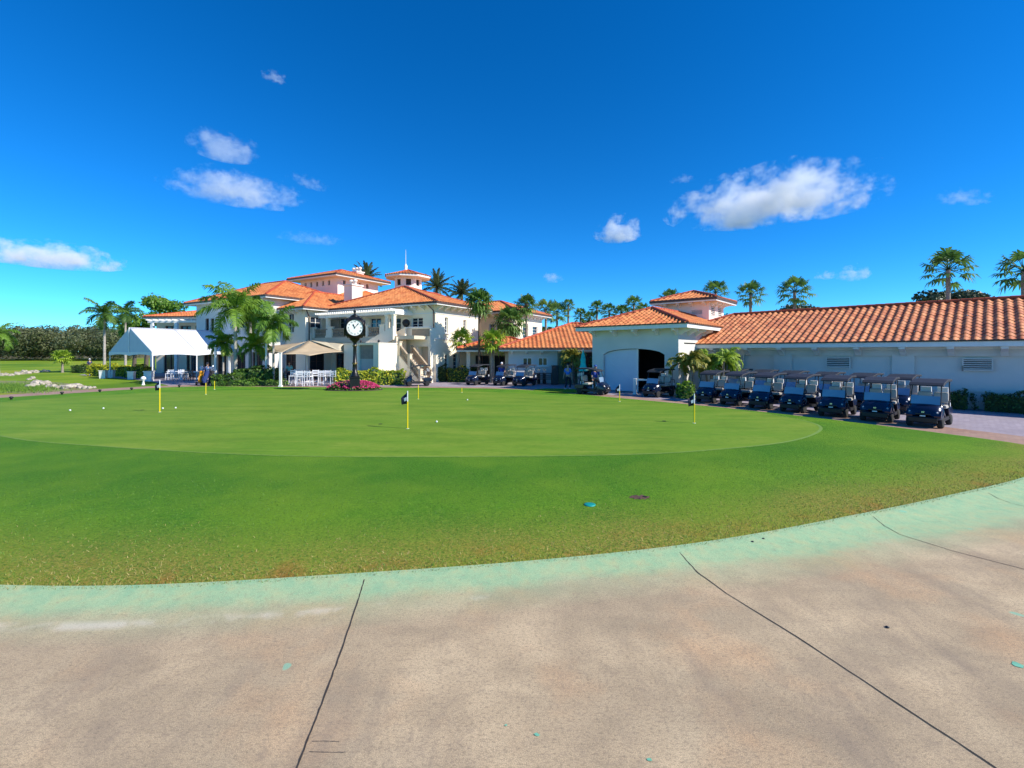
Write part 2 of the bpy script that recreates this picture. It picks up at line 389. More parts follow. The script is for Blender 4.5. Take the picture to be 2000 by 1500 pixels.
def fan_fronds(mt,parent,n,rad,fan,base,nseg=11,elmin=-1.0,elmax=1.35,name='crown',droop=.35,dead=0):
    Q=[];rn=[];mi=[];m=MB()
    for i in range(n):
        t=(i+.5)/n; el=elmin+(elmax-elmin)*(t**.8); az=i*2.39996+RS.rand()*.4
        d=np.array([math.cos(az)*math.cos(el),math.sin(az)*math.cos(el),math.sin(el)])
        L=rad*(.85+.3*RS.rand()); b=np.array(base); hub=b+d*L*.68; hub[2]-=L*.05
        m.tube([tuple(b),tuple((b+hub)/2+np.array([0,0,.03])),tuple(hub)],[.03,.02,.015],4,cap=False)
        side=np.array([-math.sin(az),math.cos(az),0]); up=np.cross(d,side); r0=RS.rand()
        fl=fan*(.85+.3*RS.rand())
        for k in range(nseg):
            a=(k/(nseg-1)-.5)*R(230)
            dd=d*math.cos(a)+side*math.sin(a)+up*(-.25*abs(math.sin(a))); dd/=np.linalg.norm(dd)
            pw=np.cross(dd,up); pw/=np.linalg.norm(pw)
            l=fl*(1-.25*abs(a)/2.0)*(.9+.2*RS.rand()); mid=hub+dd*l*.6; tip=hub+dd*l*.95+np.array([0,0,-droop*l*(.4+.8*RS.rand())])
            w=l*.105
            Q+=[hub-pw*.02,hub+pw*.02,mid+pw*w,mid-pw*w, mid-pw*w,mid+pw*w,tip+pw*.012,tip-pw*.012]
            r_=np.clip(.5*r0+.5*RS.rand(),0,1); rn+=[r_,r_]
    o=quads_obj(name,np.array(Q),mt,parent,rn); m.build('frond_stem',mt,o); return o
# ================================================================== CAMERA, SUN, SKY
cam=bpy.data.cameras.new('camera'); co=bpy.data.objects.new('camera',cam); COL.objects.link(co); S.camera=co
co.location=(0,0,CH); co.rotation_euler=(R(90),0,0); cam.sensor_width=36; cam.lens=36*F/2000; cam.shift_y=-(750-H)/2000; cam.clip_end=20000; cam.clip_start=.05
S.render.resolution_x=1024; S.render.resolution_y=768
SUN_AZ,SUN_EL=R(-21),R(37)
w=bpy.data.worlds.new('World'); S.world=w; w.use_nodes=True; nt=w.node_tree
sky=nt.nodes.new('ShaderNodeTexSky'); sky.sky_type='NISHITA'; sky.sun_disc=False; sky.sun_elevation=SUN_EL; sky.sun_rotation=R(90)-SUN_AZ
sky.altitude=0; sky.air_density=.72; sky.dust_density=0.0; sky.ozone_density=6
hs=nt.nodes.new('ShaderNodeHueSaturation'); hs.inputs['Saturation'].default_value=1.26; hs.inputs['Value'].default_value=1.0
tn=nt.nodes.new('ShaderNodeMixRGB'); tn.blend_type='MULTIPLY'; tn.inputs['Fac'].default_value=1; tn.inputs['Color2'].default_value=(.46,.97,1.08,1)
nt.links.new(sky.outputs[0],hs.inputs['Color']); nt.links.new(hs.outputs[0],tn.inputs['Color1']); nt.links.new(tn.outputs[0],nt.nodes['Background'].inputs['Color'])
nt.nodes['Background'].inputs['Strength'].default_value=.118
sd=Vector((math.cos(SUN_AZ)*math.cos(SUN_EL),math.sin(SUN_AZ)*math.cos(SUN_EL),math.sin(SUN_EL)))
sl=bpy.data.lights.new('sun','SUN'); sl.energy=3.9; sl.angle=R(.55); sl.color=(1,.94,.84)
so=bpy.data.objects.new('sun',sl); COL.objects.link(so); so.rotation_euler=sd.to_track_quat('Z','Y').to_euler(); so.location=(60,20,80)
S.view_settings.view_transform='Standard'; S.view_settings.look='None'; S.view_settings.exposure=.74; S.view_settings.gamma=1
# ================================================================== GROUND
def catmull(P,n=10,closed=False):
    out=[];N=len(P)
    rg=range(N) if closed else range(N-1)
    for i in rg:
        if closed: p=[P[(i+k)%N] for k in (-1,0,1,2)]
        else: p=[P[max(i-1,0)],P[i],P[i+1],P[min(i+2,N-1)]]
        for j in range(n):
            t=j/n
            out.append(tuple(.5*((2*p[1][a])+(-p[0][a]+p[2][a])*t+(2*p[0][a]-5*p[1][a]+4*p[2][a]-p[3][a])*t*t+(-p[0][a]+3*p[1][a]-3*p[2][a]+p[3][a])*t**3) for a in (0,1)))
    if not closed: out.append(tuple(P[-1]))
    return out
def resample(P,n):
    P=np.array(P); d=np.r_[0,np.cumsum(np.linalg.norm(np.diff(P,axis=0),axis=1))]; t=np.linspace(0,d[-1],n)
    return np.c_[np.interp(t,d,P[:,0]),np.interp(t,d,P[:,1])]
near_edge=catmull([(-31,20),(-27.5,13.5),(-19,8.2),(-11,5.7),(-5.57,4.90),(-1.69,5.18),(2.18,5.91),(5.69,7.15),(8.4,8.25),(10.3,9.08),(12.6,10.3),(14.2,11.3)],12)
back_edge=catmull([(-31,20),(-30.2,24.0),(-28.9,26.2),(-27.2,30),(-25.8,33.0),(-23,34.3),(-16.8,33.7),(-11.3,33.2),(-5,32.8),(0,31.6),(3.25,28.9),(5.8,25.9),(8.9,22.3),(10.9,19.6),(12.2,17.6),(13.1,15.9),(13.75,14.5),(14.3,13),(14.2,11.3)],10)
NS=220; NE=resample(near_edge,NS); BE=resample(back_edge,NS)
def sheet(name,verts,faces,m,kind='structure',attr=None):
    me=bpy.data.meshes.new(name); me.from_pydata([tuple(v) for v in verts],[],faces); me.materials.append(m)
    if attr is not None:
        a=me.attributes.new('dist','FLOAT','POINT'); a.data.foreach_set('value',np.asarray(attr,dtype=np.float32))
    for p in me.polygons: p.use_smooth=True
    me.update(); o=bpy.data.objects.new(name,me); COL.objects.link(o)
    if kind: o['kind']=kind
    return o
def flat(name,pts,z,m,kind='structure'):
    bm=bmesh.new(); vs=[bm.verts.new((p[0],p[1],z)) for p in pts]; f=bm.faces.new(vs); bmesh.ops.triangulate(bm,faces=[f])
    for f in bm.faces:
        if f.normal.z<0: f.normal_flip()
    me=bpy.data.meshes.new(name); bm.to_mesh(me); bm.free(); me.materials.append(m); o=bpy.data.objects.new(name,me); COL.objects.link(o)
    if kind: o['kind']=kind
    return o
class NT:   # tiny node helper
    def __init__(s,name):
        s.m=bpy.data.materials.new(name); s.m.use_nodes=True; s.t=s.m.node_tree; s.b=s.t.nodes['Principled BSDF']
        s.g=s.n('ShaderNodeNewGeometry')
    def n(s,k,**kw):
        x=s.t.nodes.new(k)
        for a,b in kw.items(): setattr(x,a,b)
        return x
    def l(s,a,b): s.t.links.new(a,b)
    def noise(s,scale,detail=5,rough=.55,vec=None,dist=0,sx=None):
        x=s.n('ShaderNodeTexNoise'); x.inputs['Scale'].default_value=scale; x.inputs['Detail'].default_value=detail; x.inputs['Roughness'].default_value=rough; x.inputs['Distortion'].default_value=dist
        v=vec or s.g.outputs['Position']
        if sx:
            mp=s.n('ShaderNodeMapping'); mp.inputs['Scale'].default_value=sx[:3]; 
            if len(sx)>3: mp.inputs['Rotation'].default_value=(0,0,sx[3])
            s.l(v,mp.inputs['Vector']); v=mp.outputs['Vector']
        s.l(v,x.inputs['Vector']); return x.outputs['Fac']
    def ramp(s,fac,stops):
        r=s.n('ShaderNodeValToRGB'); e=r.color_ramp.elements
        while len(e)<len(stops): e.new(.5)
        for i,(p,c) in enumerate(stops): e[i].position=p; e[i].color=(*c,1) if hasattr(c,'__len__') else (c,c,c,1)
        s.l(fac,r.inputs['Fac']); return r.outputs['Color']
    def mix(s,f,a,b,mode='MIX'):
        x=s.n('ShaderNodeMixRGB',blend_type=mode)
        for i,v in (('Fac',f),('Color1',a),('Color2',b)):
            if isinstance(v,(int,float)): x.inputs[i].default_value=v
            elif isinstance(v,tuple): x.inputs[i].default_value=(*v,1)
            else: s.l(v,x.inputs[i])
        return x.outputs['Color']
    def math(s,op,a,b=0,c=None):
        x=s.n('ShaderNodeMath',operation=op)
        for i,v in enumerate((a,b) if c is None else (a,b,c)):
            if isinstance(v,(int,float)): x.inputs[i].default_value=v
            else: s.l(v,x.inputs[i])
        return x.outputs[0]
    def attr(s,n): x=s.n('ShaderNodeAttribute'); x.attribute_name=n; return x.outputs['Fac']
    def bump(s,h,st,d): 
        x=s.n('ShaderNodeBump'); x.inputs['Strength'].default_value=st; x.inputs['Distance'].default_value=d; s.l(h,x.inputs['Height']); s.l(x.outputs['Normal'],s.b.inputs['Normal'])
    def col(s,c): s.l(c,s.b.inputs['Base Color'])
G1=lin((88,146,42));G2=lin((66,128,38))
# fringe lawn
m=NT('fringe_grass'); d=m.attr('dist')
n1=m.noise(55,8,.75); n2=m.noise(9,4); n3=m.noise(.45,3); n4=m.noise(260,3,.7)
base=m.ramp(m.mix(.5,n1,n4),[(.36,lin((52,100,24))),(.5,lin((80,142,34))),(.64,lin((126,178,62)))])
base=m.mix(m.ramp(n2,[(.4,0.0),(.62,.45)]),base,lin((58,122,28)))
base=m.mix(m.ramp(n3,[(.42,0.0),(.6,.6)]),base,lin((112,160,44)))
# deep green belt just outside the green, straw tint toward the kerb
dn=m.math('ADD',d,m.math('MULTIPLY',m.math('SUBTRACT',n3,.5),1.6)); dn=m.math('ADD',dn,m.math('MULTIPLY',m.math('SUBTRACT',n2,.5),.8))
dry=m.ramp(m.math('DIVIDE',dn,2.0),[(0.0,1.0),(.3,.8),(.65,.25),(1,0.0)])
dcol=m.ramp(m.mix(.35,n1,n4),[(.34,lin((100,104,44))),(.5,lin((162,154,82))),(.66,lin((206,178,118)))])
dspk=m.ramp(m.noise(30,6,.8),[(.42,.2),(.58,1.0)])
base=m.mix(m.math('MULTIPLY',dry,dspk),base,dcol)
rust=m.math('MULTIPLY',m.ramp(m.noise(1.6,4),[(.5,0.0),(.68,.8)]),m.ramp(m.math('DIVIDE',d,.9),[(0,.9),(1,0.0)]))
base=m.mix(rust,base,lin((168,112,66)))
belt=m.ramp(m.math('DIVIDE',dn,9.0),[(.22,0.0),(.42,.62),(.6,.5),(.9,.35)])
base=m.mix(belt,base,m.mix(m.ramp(n1,[(.35,0.0),(.65,1.0)]),lin((40,100,18)),lin((80,142,40))))
base=m.mix(m.ramp(m.noise(22,5,.8),[(.36,.75),(.52,0.0)]),base,lin((52,96,26)))
base=m.mix(m.ramp(m.noise(.33,3,.6),[(.46,0.0),(.66,.35)]),base,lin((124,164,48)))
m.col(m.mix(1.0,base,(1.18,1.0,.80),'MULTIPLY')); m.b.inputs['Roughness'].default_value=.9; m.b.inputs['Specular IOR Level'].default_value=.15; m.bump(m.mix(.5,n1,n4),.8,.05); M_FR=m.m
# putting green
m=NT('putting_green'); n1=m.noise(1.0,5,.6,sx=(.35,1.1,1)); n2=m.noise(60,6,.7); n3=m.noise(.22,3)
base=m.ramp(n1,[(.33,lin((98,150,44))),(.5,lin((116,168,56))),(.68,lin((134,176,72)))])
base=m.mix(m.ramp(n2,[(.38,0.0),(.62,.35)]),base,lin((78,134,34)))
base=m.mix(m.ramp(n3,[(.45,0.0),(.62,.5)]),base,lin((96,160,44)))
st=m.noise(3,5,.6,sx=(.25,2.2,1)); base=m.mix(m.ramp(st,[(.56,0.0),(.72,.45)]),base,lin((150,182,90)))
base=m.mix(m.ramp(m.noise(6,6,.75,sx=(.7,1,1)),[(.34,.5),(.5,0.0)]),base,lin((86,140,36)))
m.col(m.mix(1.0,base,(.93,.70,.46),'MULTIPLY')); m.b.inputs['Roughness'].default_value=.85; m.b.inputs['Specular IOR Level'].default_value=.2; m.bump(n2,.3,.01); M_GR=m.m
m=NT('green_rim'); m.col(m.ramp(m.noise(8,5),[(.35,lin((92,128,42))),(.65,lin((110,140,50)))])); m.b.inputs['Roughness'].default_value=.9; M_RIM=m.m
# base ground & fairway
m=NT('rough_grass'); n1=m.noise(.06,4); n2=m.noise(4,6,.7); 
base=m.ramp(n1,[(.38,lin((88,138,40))),(.5,lin((122,164,52))),(.62,lin((150,172,70)))])
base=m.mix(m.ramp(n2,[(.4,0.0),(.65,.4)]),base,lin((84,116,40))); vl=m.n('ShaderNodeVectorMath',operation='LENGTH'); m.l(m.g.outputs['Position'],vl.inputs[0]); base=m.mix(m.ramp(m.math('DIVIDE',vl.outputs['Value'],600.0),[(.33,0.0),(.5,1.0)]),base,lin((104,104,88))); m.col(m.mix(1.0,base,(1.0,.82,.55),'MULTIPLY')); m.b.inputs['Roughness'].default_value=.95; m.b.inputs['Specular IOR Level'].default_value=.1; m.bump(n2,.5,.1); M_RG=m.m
# concrete path
m=NT('path_concrete'); d=m.attr('dist')
a=m.noise(1.1,5,.6,dist=.6); b=m.noise(160,4,.75); c=m.noise(34,6,.7,sx=(1,1.6,1)); e=m.noise(.5,3,.5,sx=(1.0,2.0,1,.4)); g_=m.noise(4,5,.65,sx=(.6,1.8,1))
base=m.ramp(a,[(.30,lin((170,150,126))),(.5,lin((194,172,144))),(.70,lin((212,190,160)))])
base=m.mix(m.ramp(e,[(.38,.45),(.60,0.0)]),base,lin((140,126,108)))
base=m.mix(m.ramp(m.noise(.8,4),[(.52,0.0),(.7,.5)]),base,lin((206,160,120)))
base=m.mix(m.ramp(g_,[(.52,0.0),(.7,.3)]),base,lin((138,122,106)))
base=m.mix(m.ramp(b,[(.38,.5),(.50,0.0)]),base,lin((110,98,84)))
base=m.mix(m.ramp(b,[(.55,0.0),(.68,.6)]),base,lin((226,210,188)))
base=m.mix(m.ramp(c,[(.36,.55),(.5,0.0)]),base,lin((112,100,88)))
gr=m.math('ADD',d,m.math('MULTIPLY',m.math('SUBTRACT',m.noise(1.1,3),.5),.34)); gr=m.math('ADD',gr,m.math('MULTIPLY',m.math('SUBTRACT',m.noise(22,4,sx=(.5,2,1)),.5),.08))
sepx=m.n('ShaderNodeSeparateXYZ'); m.l(m.g.outputs['Position'],sepx.inputs[0]); gr=m.math('SUBTRACT',gr,m.math('MULTIPLY',m.math('MAXIMUM',m.math('SUBTRACT',sepx.outputs['X'],1.5),0),.09))
gf=m.ramp(gr,[(0,.86),(.30,.76),(.50,.30),(.95,0.0)])
pk=m.math('MULTIPLY',m.ramp(m.math('ABSOLUTE',m.math('SUBTRACT',d,.62)),[(.02,1.0),(.10,0.0)]),m.ramp(m.math('ADD',m.noise(1.4,4),m.math('MULTIPLY',sepx.outputs['X'],-.06)),[(.66,0.0),(.78,.75)])); base=m.mix(pk,base,lin((216,200,192)))
gc=m.ramp(m.noise(5,5,.6),[(.30,lin((128,184,148))),(.5,lin((150,192,152))),(.72,lin((172,190,146)))])
base=m.mix(gf,base,gc)
base=m.mix(m.ramp(b,[(.40,.35),(.52,0.0)]),base,lin((96,110,92)))
base=m.mix(m.math('MULTIPLY',m.ramp(m.noise(.9,6,.7,sx=(1.5,.6,1,.7)),[(.50,0.0),(.66,.5)]),m.ramp(m.math('DIVIDE',d,4.0),[(.15,0.0),(.4,1.0)])),base,lin((128,116,106)))
base=m.mix(1.0,base,(1.16,1.12,1.0),'MULTIPLY')
fine=m.noise(420,2,.8); base=m.mix(m.ramp(fine,[(.36,.5),(.5,0.0)]),base,lin((92,80,68))); base=m.mix(m.ramp(m.noise(13,5,.75,dist=1.5),[(.36,.35),(.46,0.0)]),base,lin((140,124,106)))
sp=m.ramp(m.noise(2.3,2),[(.735,0.0),(.75,.6)]); base=m.mix(sp,base,lin((120,190,160)))
m.col(base); m.b.inputs['Roughness'].default_value=.85; m.b.inputs['Specular IOR Level'].default_value=.25; m.bump(m.mix(.5,b,c),.55,.012); M_CO=m.m
m=NT('paver_grey'); br=m.n('ShaderNodeTexBrick'); br.inputs['Scale'].default_value=2.2; br.inputs['Color1'].default_value=(*lin((170,158,166)),1); br.inputs['Color2'].default_value=(*lin((150,140,150)),1); br.inputs['Mortar'].default_value=(*lin((126,116,122)),1); br.inputs['Mortar Size'].default_value=.015
m.l(m.g.outputs['Position'],br.inputs['Vector']); base=m.mix(m.ramp(m.noise(.7,5),[(.4,0.0),(.65,.5)]),br.outputs['Color'],lin((136,124,130))); m.col(base); m.b.inputs['Roughness'].default_value=.85; M_PV=m.m
m=NT('paver_tan'); br=m.n('ShaderNodeTexBrick'); br.inputs['Scale'].default_value=2.6; br.inputs['Color1'].default_value=(*lin((168,132,110)),1); br.inputs['Color2'].default_value=(*lin((146,112,96)),1); br.inputs['Mortar'].default_value=(*lin((120,98,86)),1); br.inputs['Mortar Size'].default_value=.015
m.l(m.g.outputs['Position'],br.inputs['Vector']); base=m.mix(m.ramp(m.noise(.9,5),[(.4,0.0),(.65,.5)]),br.outputs['Color'],lin((176,150,132))); m.col(base); m.b.inputs['Roughness'].default_value=.85; M_PT=m.m
JOINT=mat('joint_dark',(.06,.045,.035),(.035,.028,.022),30,.9)
# ground sheet to the horizon
g=flat('ground',[(-6000,-200),(6000,-200),(6000,9000),(-6000,9000)],-.012,M_RG)
# paved forecourt behind and beside the lawn
fore=[(-25.5,33.2),(-27.0,35.4),(-30.5,38.6),(-33.8,41.4),(-50,52),(-55,64),(-20,66),(60,60),(60,-6),(16,4),(14.5,11),(14.3,13),(13,16),(10,20),(5,27),(0,31),(-12,33),(-24,34)]
flat('forecourt',fore,-.004,M_PV)
# tan path ring: offset of the back edge
P=[np.array(p) for p in resample(back_edge,160)]
def ring(P,offs,z,name,m,off0=-.3):
    vs=[];fs=[]
    for i,p in enumerate(P):
        t=P[min(i+1,len(P)-1)]-P[max(i-1,0)]; t=t/np.linalg.norm(t); nrm=np.array([-t[1],t[0]])
        o=offs(i/(len(P)-1)); vs+=[(*(p+nrm*off0),z),(*(p+nrm*o),z)]
    for i in range(len(P)-1): fs.append((2*i,2*i+2,2*i+3,2*i+1))
    return sheet(name,vs,fs,m)
ring(P,lambda t: 2.6 if t<.18 else (2.6-(t-.18)*8 if t<.36 else (1.2 if t<.8 else 1.7)),.0,'cart_path',M_PT)
flat('cart_path_left',[(-60,16),(-31,18.2),(-30,22),(-30.5,24.4),(-60,19.4)],-.002,M_PT)
# lawn as ruled sheet between the two edges
ts=np.r_[0,.004,.01,.02,.04,.07,.1,.15,.2,.3,.4,.5,.6,.7,.8,.9,1.]
vs=[];at_=[];nn=len(ts)
for i in range(NS):
    Lr=np.linalg.norm(BE[i]-NE[i])
    for t in ts:
        p=NE[i]*(1-t)+BE[i]*t; e_=.035*min(1,t*Lr/.3+.3)*min(1,(1-t)*Lr/.3+.05); vs.append((p[0],p[1],.006+e_)); at_.append(min(np.min(np.linalg.norm(NE-p,axis=1)),9))
fs=[(i*nn+j,(i+1)*nn+j,(i+1)*nn+j+1,i*nn+j+1) for i in range(NS-1) for j in range(nn-1)]
sheet('lawn',vs,fs,M_FR,attr=at_)
# putting surface
gp=catmull([(-22,17.5),(-15.3,13.6),(-11,12.2),(-6.3,11.2),(-2.5,11.0),(2.5,11.2),(5.3,11.8),(8.1,13.0),(10.3,15.0),(10.9,16.8),(10.3,19.2),(8.2,22),(5.4,24.6),(2.5,26.9),(-1.5,28.9),(-7,30.2),(-15,30.6),(-21,29.6),(-25,26),(-26,22)],8,True)
c0=(-7,20)
vs=[(c0[0],c0[1],.05)];n=len(gp)
for s_ in (.5,.93,.9965): vs+=[(c0[0]+(p[0]-c0[0])*s_,c0[1]+(p[1]-c0[1])*s_,.050) for p in gp]
fs=[(0,1+i,1+(i+1)%n) for i in range(n)]
for k in range(2): fs+=[(1+k*n+i,1+(k+1)*n+i,1+(k+1)*n+(i+1)%n,1+k*n+(i+1)%n) for i in range(n)]
sheet('putting_green',vs,fs,M_GR)
vs=[];fs=[]
for s_ in (.9965,1.002): vs+=[(c0[0]+(p[0]-c0[0])*s_,c0[1]+(p[1]-c0[1])*s_,.052 if s_<1 else .046) for p in gp]
fs=[(i,i+n,(i+1)%n+n,(i+1)%n) for i in range(n)]; sheet('green_edge',vs,fs,M_RIM)
# concrete path in the foreground, with a shallow tilted gutter against the lawn
offs=[-.05,0,.1,.2,.3,.4,.5,.6,.75,.95,1.2,1.6,2.2,3,4.2,6,9]
vs=[];at_=[];nn=len(offs)
def czh(o): return .045-.045*min(1,max(0,o)/.45)
NT_=[]
for i in range(NS):
    t=NE[min(i+1,NS-1)]-NE[max(i-1,0)]; t/=np.linalg.norm(t); nr=np.array([t[1],-t[0]]); NT_.append(nr)
    # blend to straight 'down' so offsets never cross
    for o in offs:
        q=nr if o<.8 else (nr*(1-min(1,(o-.8)/3))+np.array([.12,-1])*min(1,(o-.8)/3)); q=q/np.linalg.norm(q)
        p=NE[i]+nr*min(o,.75)+q*max(0,o-.75); vs.append((p[0],p[1],czh(o))); at_.append(max(o,0))
fs=[(i*nn+j,i*nn+j+1,(i+1)*nn+j+1,(i+1)*nn+j) for i in range(NS-1) for j in range(nn-1)]
sheet('path',vs,fs,M_CO,attr=at_)
def near_off(p):
    d=np.linalg.norm(NE-np.array(p[:2]),axis=1); return d.min()
def joint(pix,w=.013):
    pts=[]
    for a,b in zip(pix[:-1],pix[1:]):
        n=8
        for k in range(n): pts.append((a[0]+(b[0]-a[0])*k/n,a[1]+(b[1]-a[1])*k/n))
    pts.append(pix[-1]); Q=[]
    for px,py in pts:
        z=0
        for it in range(4):
            d_=F*(CH-z)/(py-H); x=(px-1000)/F*d_; z=czh(near_off((x,d_)))
        Q.append(Vector((x+random.uniform(-.003,.003),d_,z+.004)))
    vs=[];fs=[]
    for i,q in enumerate(Q):
        t=(Q[min(i+1,len(Q)-1)]-Q[max(i-1,0)]).normalized(); nn_=Vector((-t.y,t.x,0))*w*random.uniform(.35,.6); vs+=[tuple(q-nn_),tuple(q+nn_)]
    fs=[(2*i,2*i+2,2*i+3,2*i+1) for i in range(len(Q)-1)]
    sheet('path_joint',vs,fs,JOINT)
joint([(712,1131),(700,1172),(672,1255),(640,1345),(608,1428),(580,1500),(560,1560)])
joint([(1325,1076),(1341,1095),(1362,1118),(1420,1160),(1560,1246),(1750,1372),(1945,1500),(2040,1570)],.012)
joint([(1705,1009),(1728,1028),(1760,1045),(1860,1076),(2000,1112),(2100,1135)],.010)
joint([(610,1449),(632,1448),(662,1449)],.0028); joint([(603,1469),(640,1470),(676,1470)],.0028)
joint([(1930,963),(1950,974),(1975,983),(2040,998)],.010)
# short blades along the near fringe
nb=70000
ii=RS.rand(nb)*(NS-1); i0=ii.astype(int); fr_=ii-i0
base=NE[i0]*(1-fr_)[:,None]+NE[np.minimum(i0+1,NS-1)]*fr_[:,None]; nrm=-np.array(NT_)[i0]
off=RS.rand(nb)**2.2*4.2-.015; p=base+nrm*off[:,None]
k=(p[:,1]<10.6)&(p[:,0]>-9.5)&(p[:,0]<12); p=p[k]; off=off[k]; nb=len(p)
h=(.018+.03*RS.rand(nb))*(.7+.5*np.exp(-off/.2)); wd=.0028+.003*RS.rand(nb); an=RS.rand(nb)*6.283; le=RS.normal(size=(nb,2))*.018
zb=np.full(nb,.028)
zb=.006+.035*np.minimum(1,np.maximum(off,0)/.3+.3)-.006
A=np.c_[p[:,0]-np.cos(an)*wd,p[:,1]-np.sin(an)*wd,zb]; B=np.c_[p[:,0]+np.cos(an)*wd,p[:,1]+np.sin(an)*wd,zb]
Cc=np.c_[p[:,0]+np.cos(an)*wd*.25+le[:,0],p[:,1]+np.sin(an)*wd*.25+le[:,1],zb+h]; D=np.c_[p[:,0]-np.cos(an)*wd*.25+le[:,0],p[:,1]-np.sin(an)*wd*.25+le[:,1],zb+h]
dryp=np.clip(1.1-off/1.6+.35*np.sin(p[:,0]*1.7)*np.sin(p[:,0]*.6+1),0,1)
r_=np.where(RS.rand(nb)<dryp*.6,.55+.45*RS.rand(nb),RS.rand(nb)*.5)
m=NT('grass_blade'); a=m.attr('rnd'); m.col(m.ramp(a,[(0,lin((50,96,22))),(.45,lin((104,142,46))),(.6,lin((132,128,62))),(1,lin((176,154,98)))])); m.b.inputs['Roughness'].default_value=.7
quads_obj('grass',np.stack([A,B,Cc,D],1).reshape(-1,3),m.m,None,r_)
tag(bpy.data.objects['grass'],'short half dry turf blades along the concrete path','grass',kind='stuff')
# ================================================================== CLOUDS (true volumes, far off)
S.cycles.volume_bounces=8; S.cycles.max_bounces=12
def cloudmat(dens,sc,seed,asp,thr):
    m=bpy.data.materials.new('cloud_vapour'); m.use_nodes=True; t=m.node_tree; t.nodes.remove(t.nodes['Principled BSDF'])
    v=t.nodes.new('ShaderNodeVolumePrincipled'); v.inputs['Color'].default_value=(1,1,1,1); v.inputs['Anisotropy'].default_value=0
    tc=t.nodes.new('ShaderNodeTexCoord'); ns=t.nodes.new('ShaderNodeTexNoise'); ns.noise_dimensions='4D'; ns.inputs['W'].default_value=seed; ns.inputs['Scale'].default_value=sc*1.25; ns.inputs['Detail'].default_value=6; ns.inputs['Roughness'].default_value=.66
    mp=t.nodes.new('ShaderNodeMapping'); mp.inputs['Scale'].default_value=(asp,asp*.7,1); t.links.new(tc.outputs['Object'],mp.inputs['Vector']); t.links.new(mp.outputs['Vector'],ns.inputs['Vector'])
    at_=t.nodes.new('ShaderNodeVectorMath'); at_.operation='LENGTH'; t.links.new(tc.outputs['Object'],at_.inputs[0])
    a=t.nodes.new('ShaderNodeMath'); a.operation='MULTIPLY_ADD'; t.links.new(ns.outputs['Fac'],a.inputs[0]); a.inputs[1].default_value=7.0
    b=t.nodes.new('ShaderNodeMath'); b.operation='MULTIPLY'; t.links.new(at_.outputs['Value'],b.inputs[0]); b.inputs[1].default_value=-1.7; t.links.new(b.outputs[0],a.inputs[2])
    c=t.nodes.new('ShaderNodeMapRange'); t.links.new(a.outputs[0],c.inputs[0]); c.inputs[1].default_value=thr+1.55; c.inputs[2].default_value=thr+2.3; c.inputs[3].default_value=0; c.inputs[4].default_value=dens
    t.links.new(c.outputs[0],v.inputs['Density']); t.links.new(v.outputs[0],t.nodes['Material Output'].inputs['Volume'])
    return m
def cloud(px,py,pw,ph,label,dens=.01,D=2600,sc=1.3,seed=0,tilt=0,thr=.95,zcut=.45):
    x,y=at(px,D); z=zz(py,D); bm=bmesh.new(); bmesh.ops.create_icosphere(bm,subdivisions=3,radius=1.0)
    for v in bm.verts:
        if v.co.z<0: v.co.z*=.5
    me=bpy.data.meshes.new('cloud'); bm.to_mesh(me); bm.free(); o=bpy.data.objects.new('cloud',me); COL.objects.link(o)
    k=D/F; o.location=(x,y,z); o.scale=(pw/2*k*1.2,pw/2*k*.6,ph*.72*k); o.rotation_euler=(0,tilt,-math.atan2(x,y))
    o.data.materials.append(cloudmat(dens,sc,seed,pw/ph*.7,thr)); return tag(o,label,'cloud')
cloud(1510,398,350,112,'largest white cumulus cloud, on the right above the long tiled roof',.012,seed=21.3)
cloud(1207,455,84,56,'small round white cloud left of the largest cloud',.02,seed=4.1,sc=1.1)
cloud(440,292,110,66,'small ragged cloud, upper one of the stacked pair on the left',.006,seed=2.2)
cloud(465,376,220,66,'wide ragged cloud, lower one of the stacked pair on the left',.006,seed=7.7)
cloud(98,505,210,52,'long flat white cloud low at the left edge of the sky',.014,seed=9.4,thr=.85)
cloud(537,152,44,26,'tiny wisp of cloud, highest in the sky',.010,seed=3.3)
cloud(1672,537,60,34,'small white puff low in the sky just left of the tallest fan palm',.012,seed=5.9)
cloud(1616,539,44,18,'tiny flat puff beside the low white puff on the right',.012,seed=6.4)
cloud(1882,388,90,34,'thin wispy cloud high near the right edge',.004,seed=8.2,tilt=.25)
cloud(1334,351,44,16,'tiny wisp just left above the largest cloud',.006,seed=12.1)
cloud(602,358,70,22,'faint small wisp right of the stacked pair of clouds',.004,seed=13.7,tilt=.2)
cloud(1080,544,44,24,'small faint puff above the palms right of the clubhouse',.009,seed=15.2)
cloud(612,468,120,20,'faint thin streak of cloud above the clubhouse tower',.0025,seed=17.5)
# ================================================================== CART BARN (long wing + gatehouse + lantern tower)
BF=Frame(21,21,-47); barn=empty('cart_barn',(21,21,0),BF.a,'long low white cart barn with arched gatehouse and square lantern tower','building')
GFr=Frame(10.05,27.2,-41.5)
gh=GFr
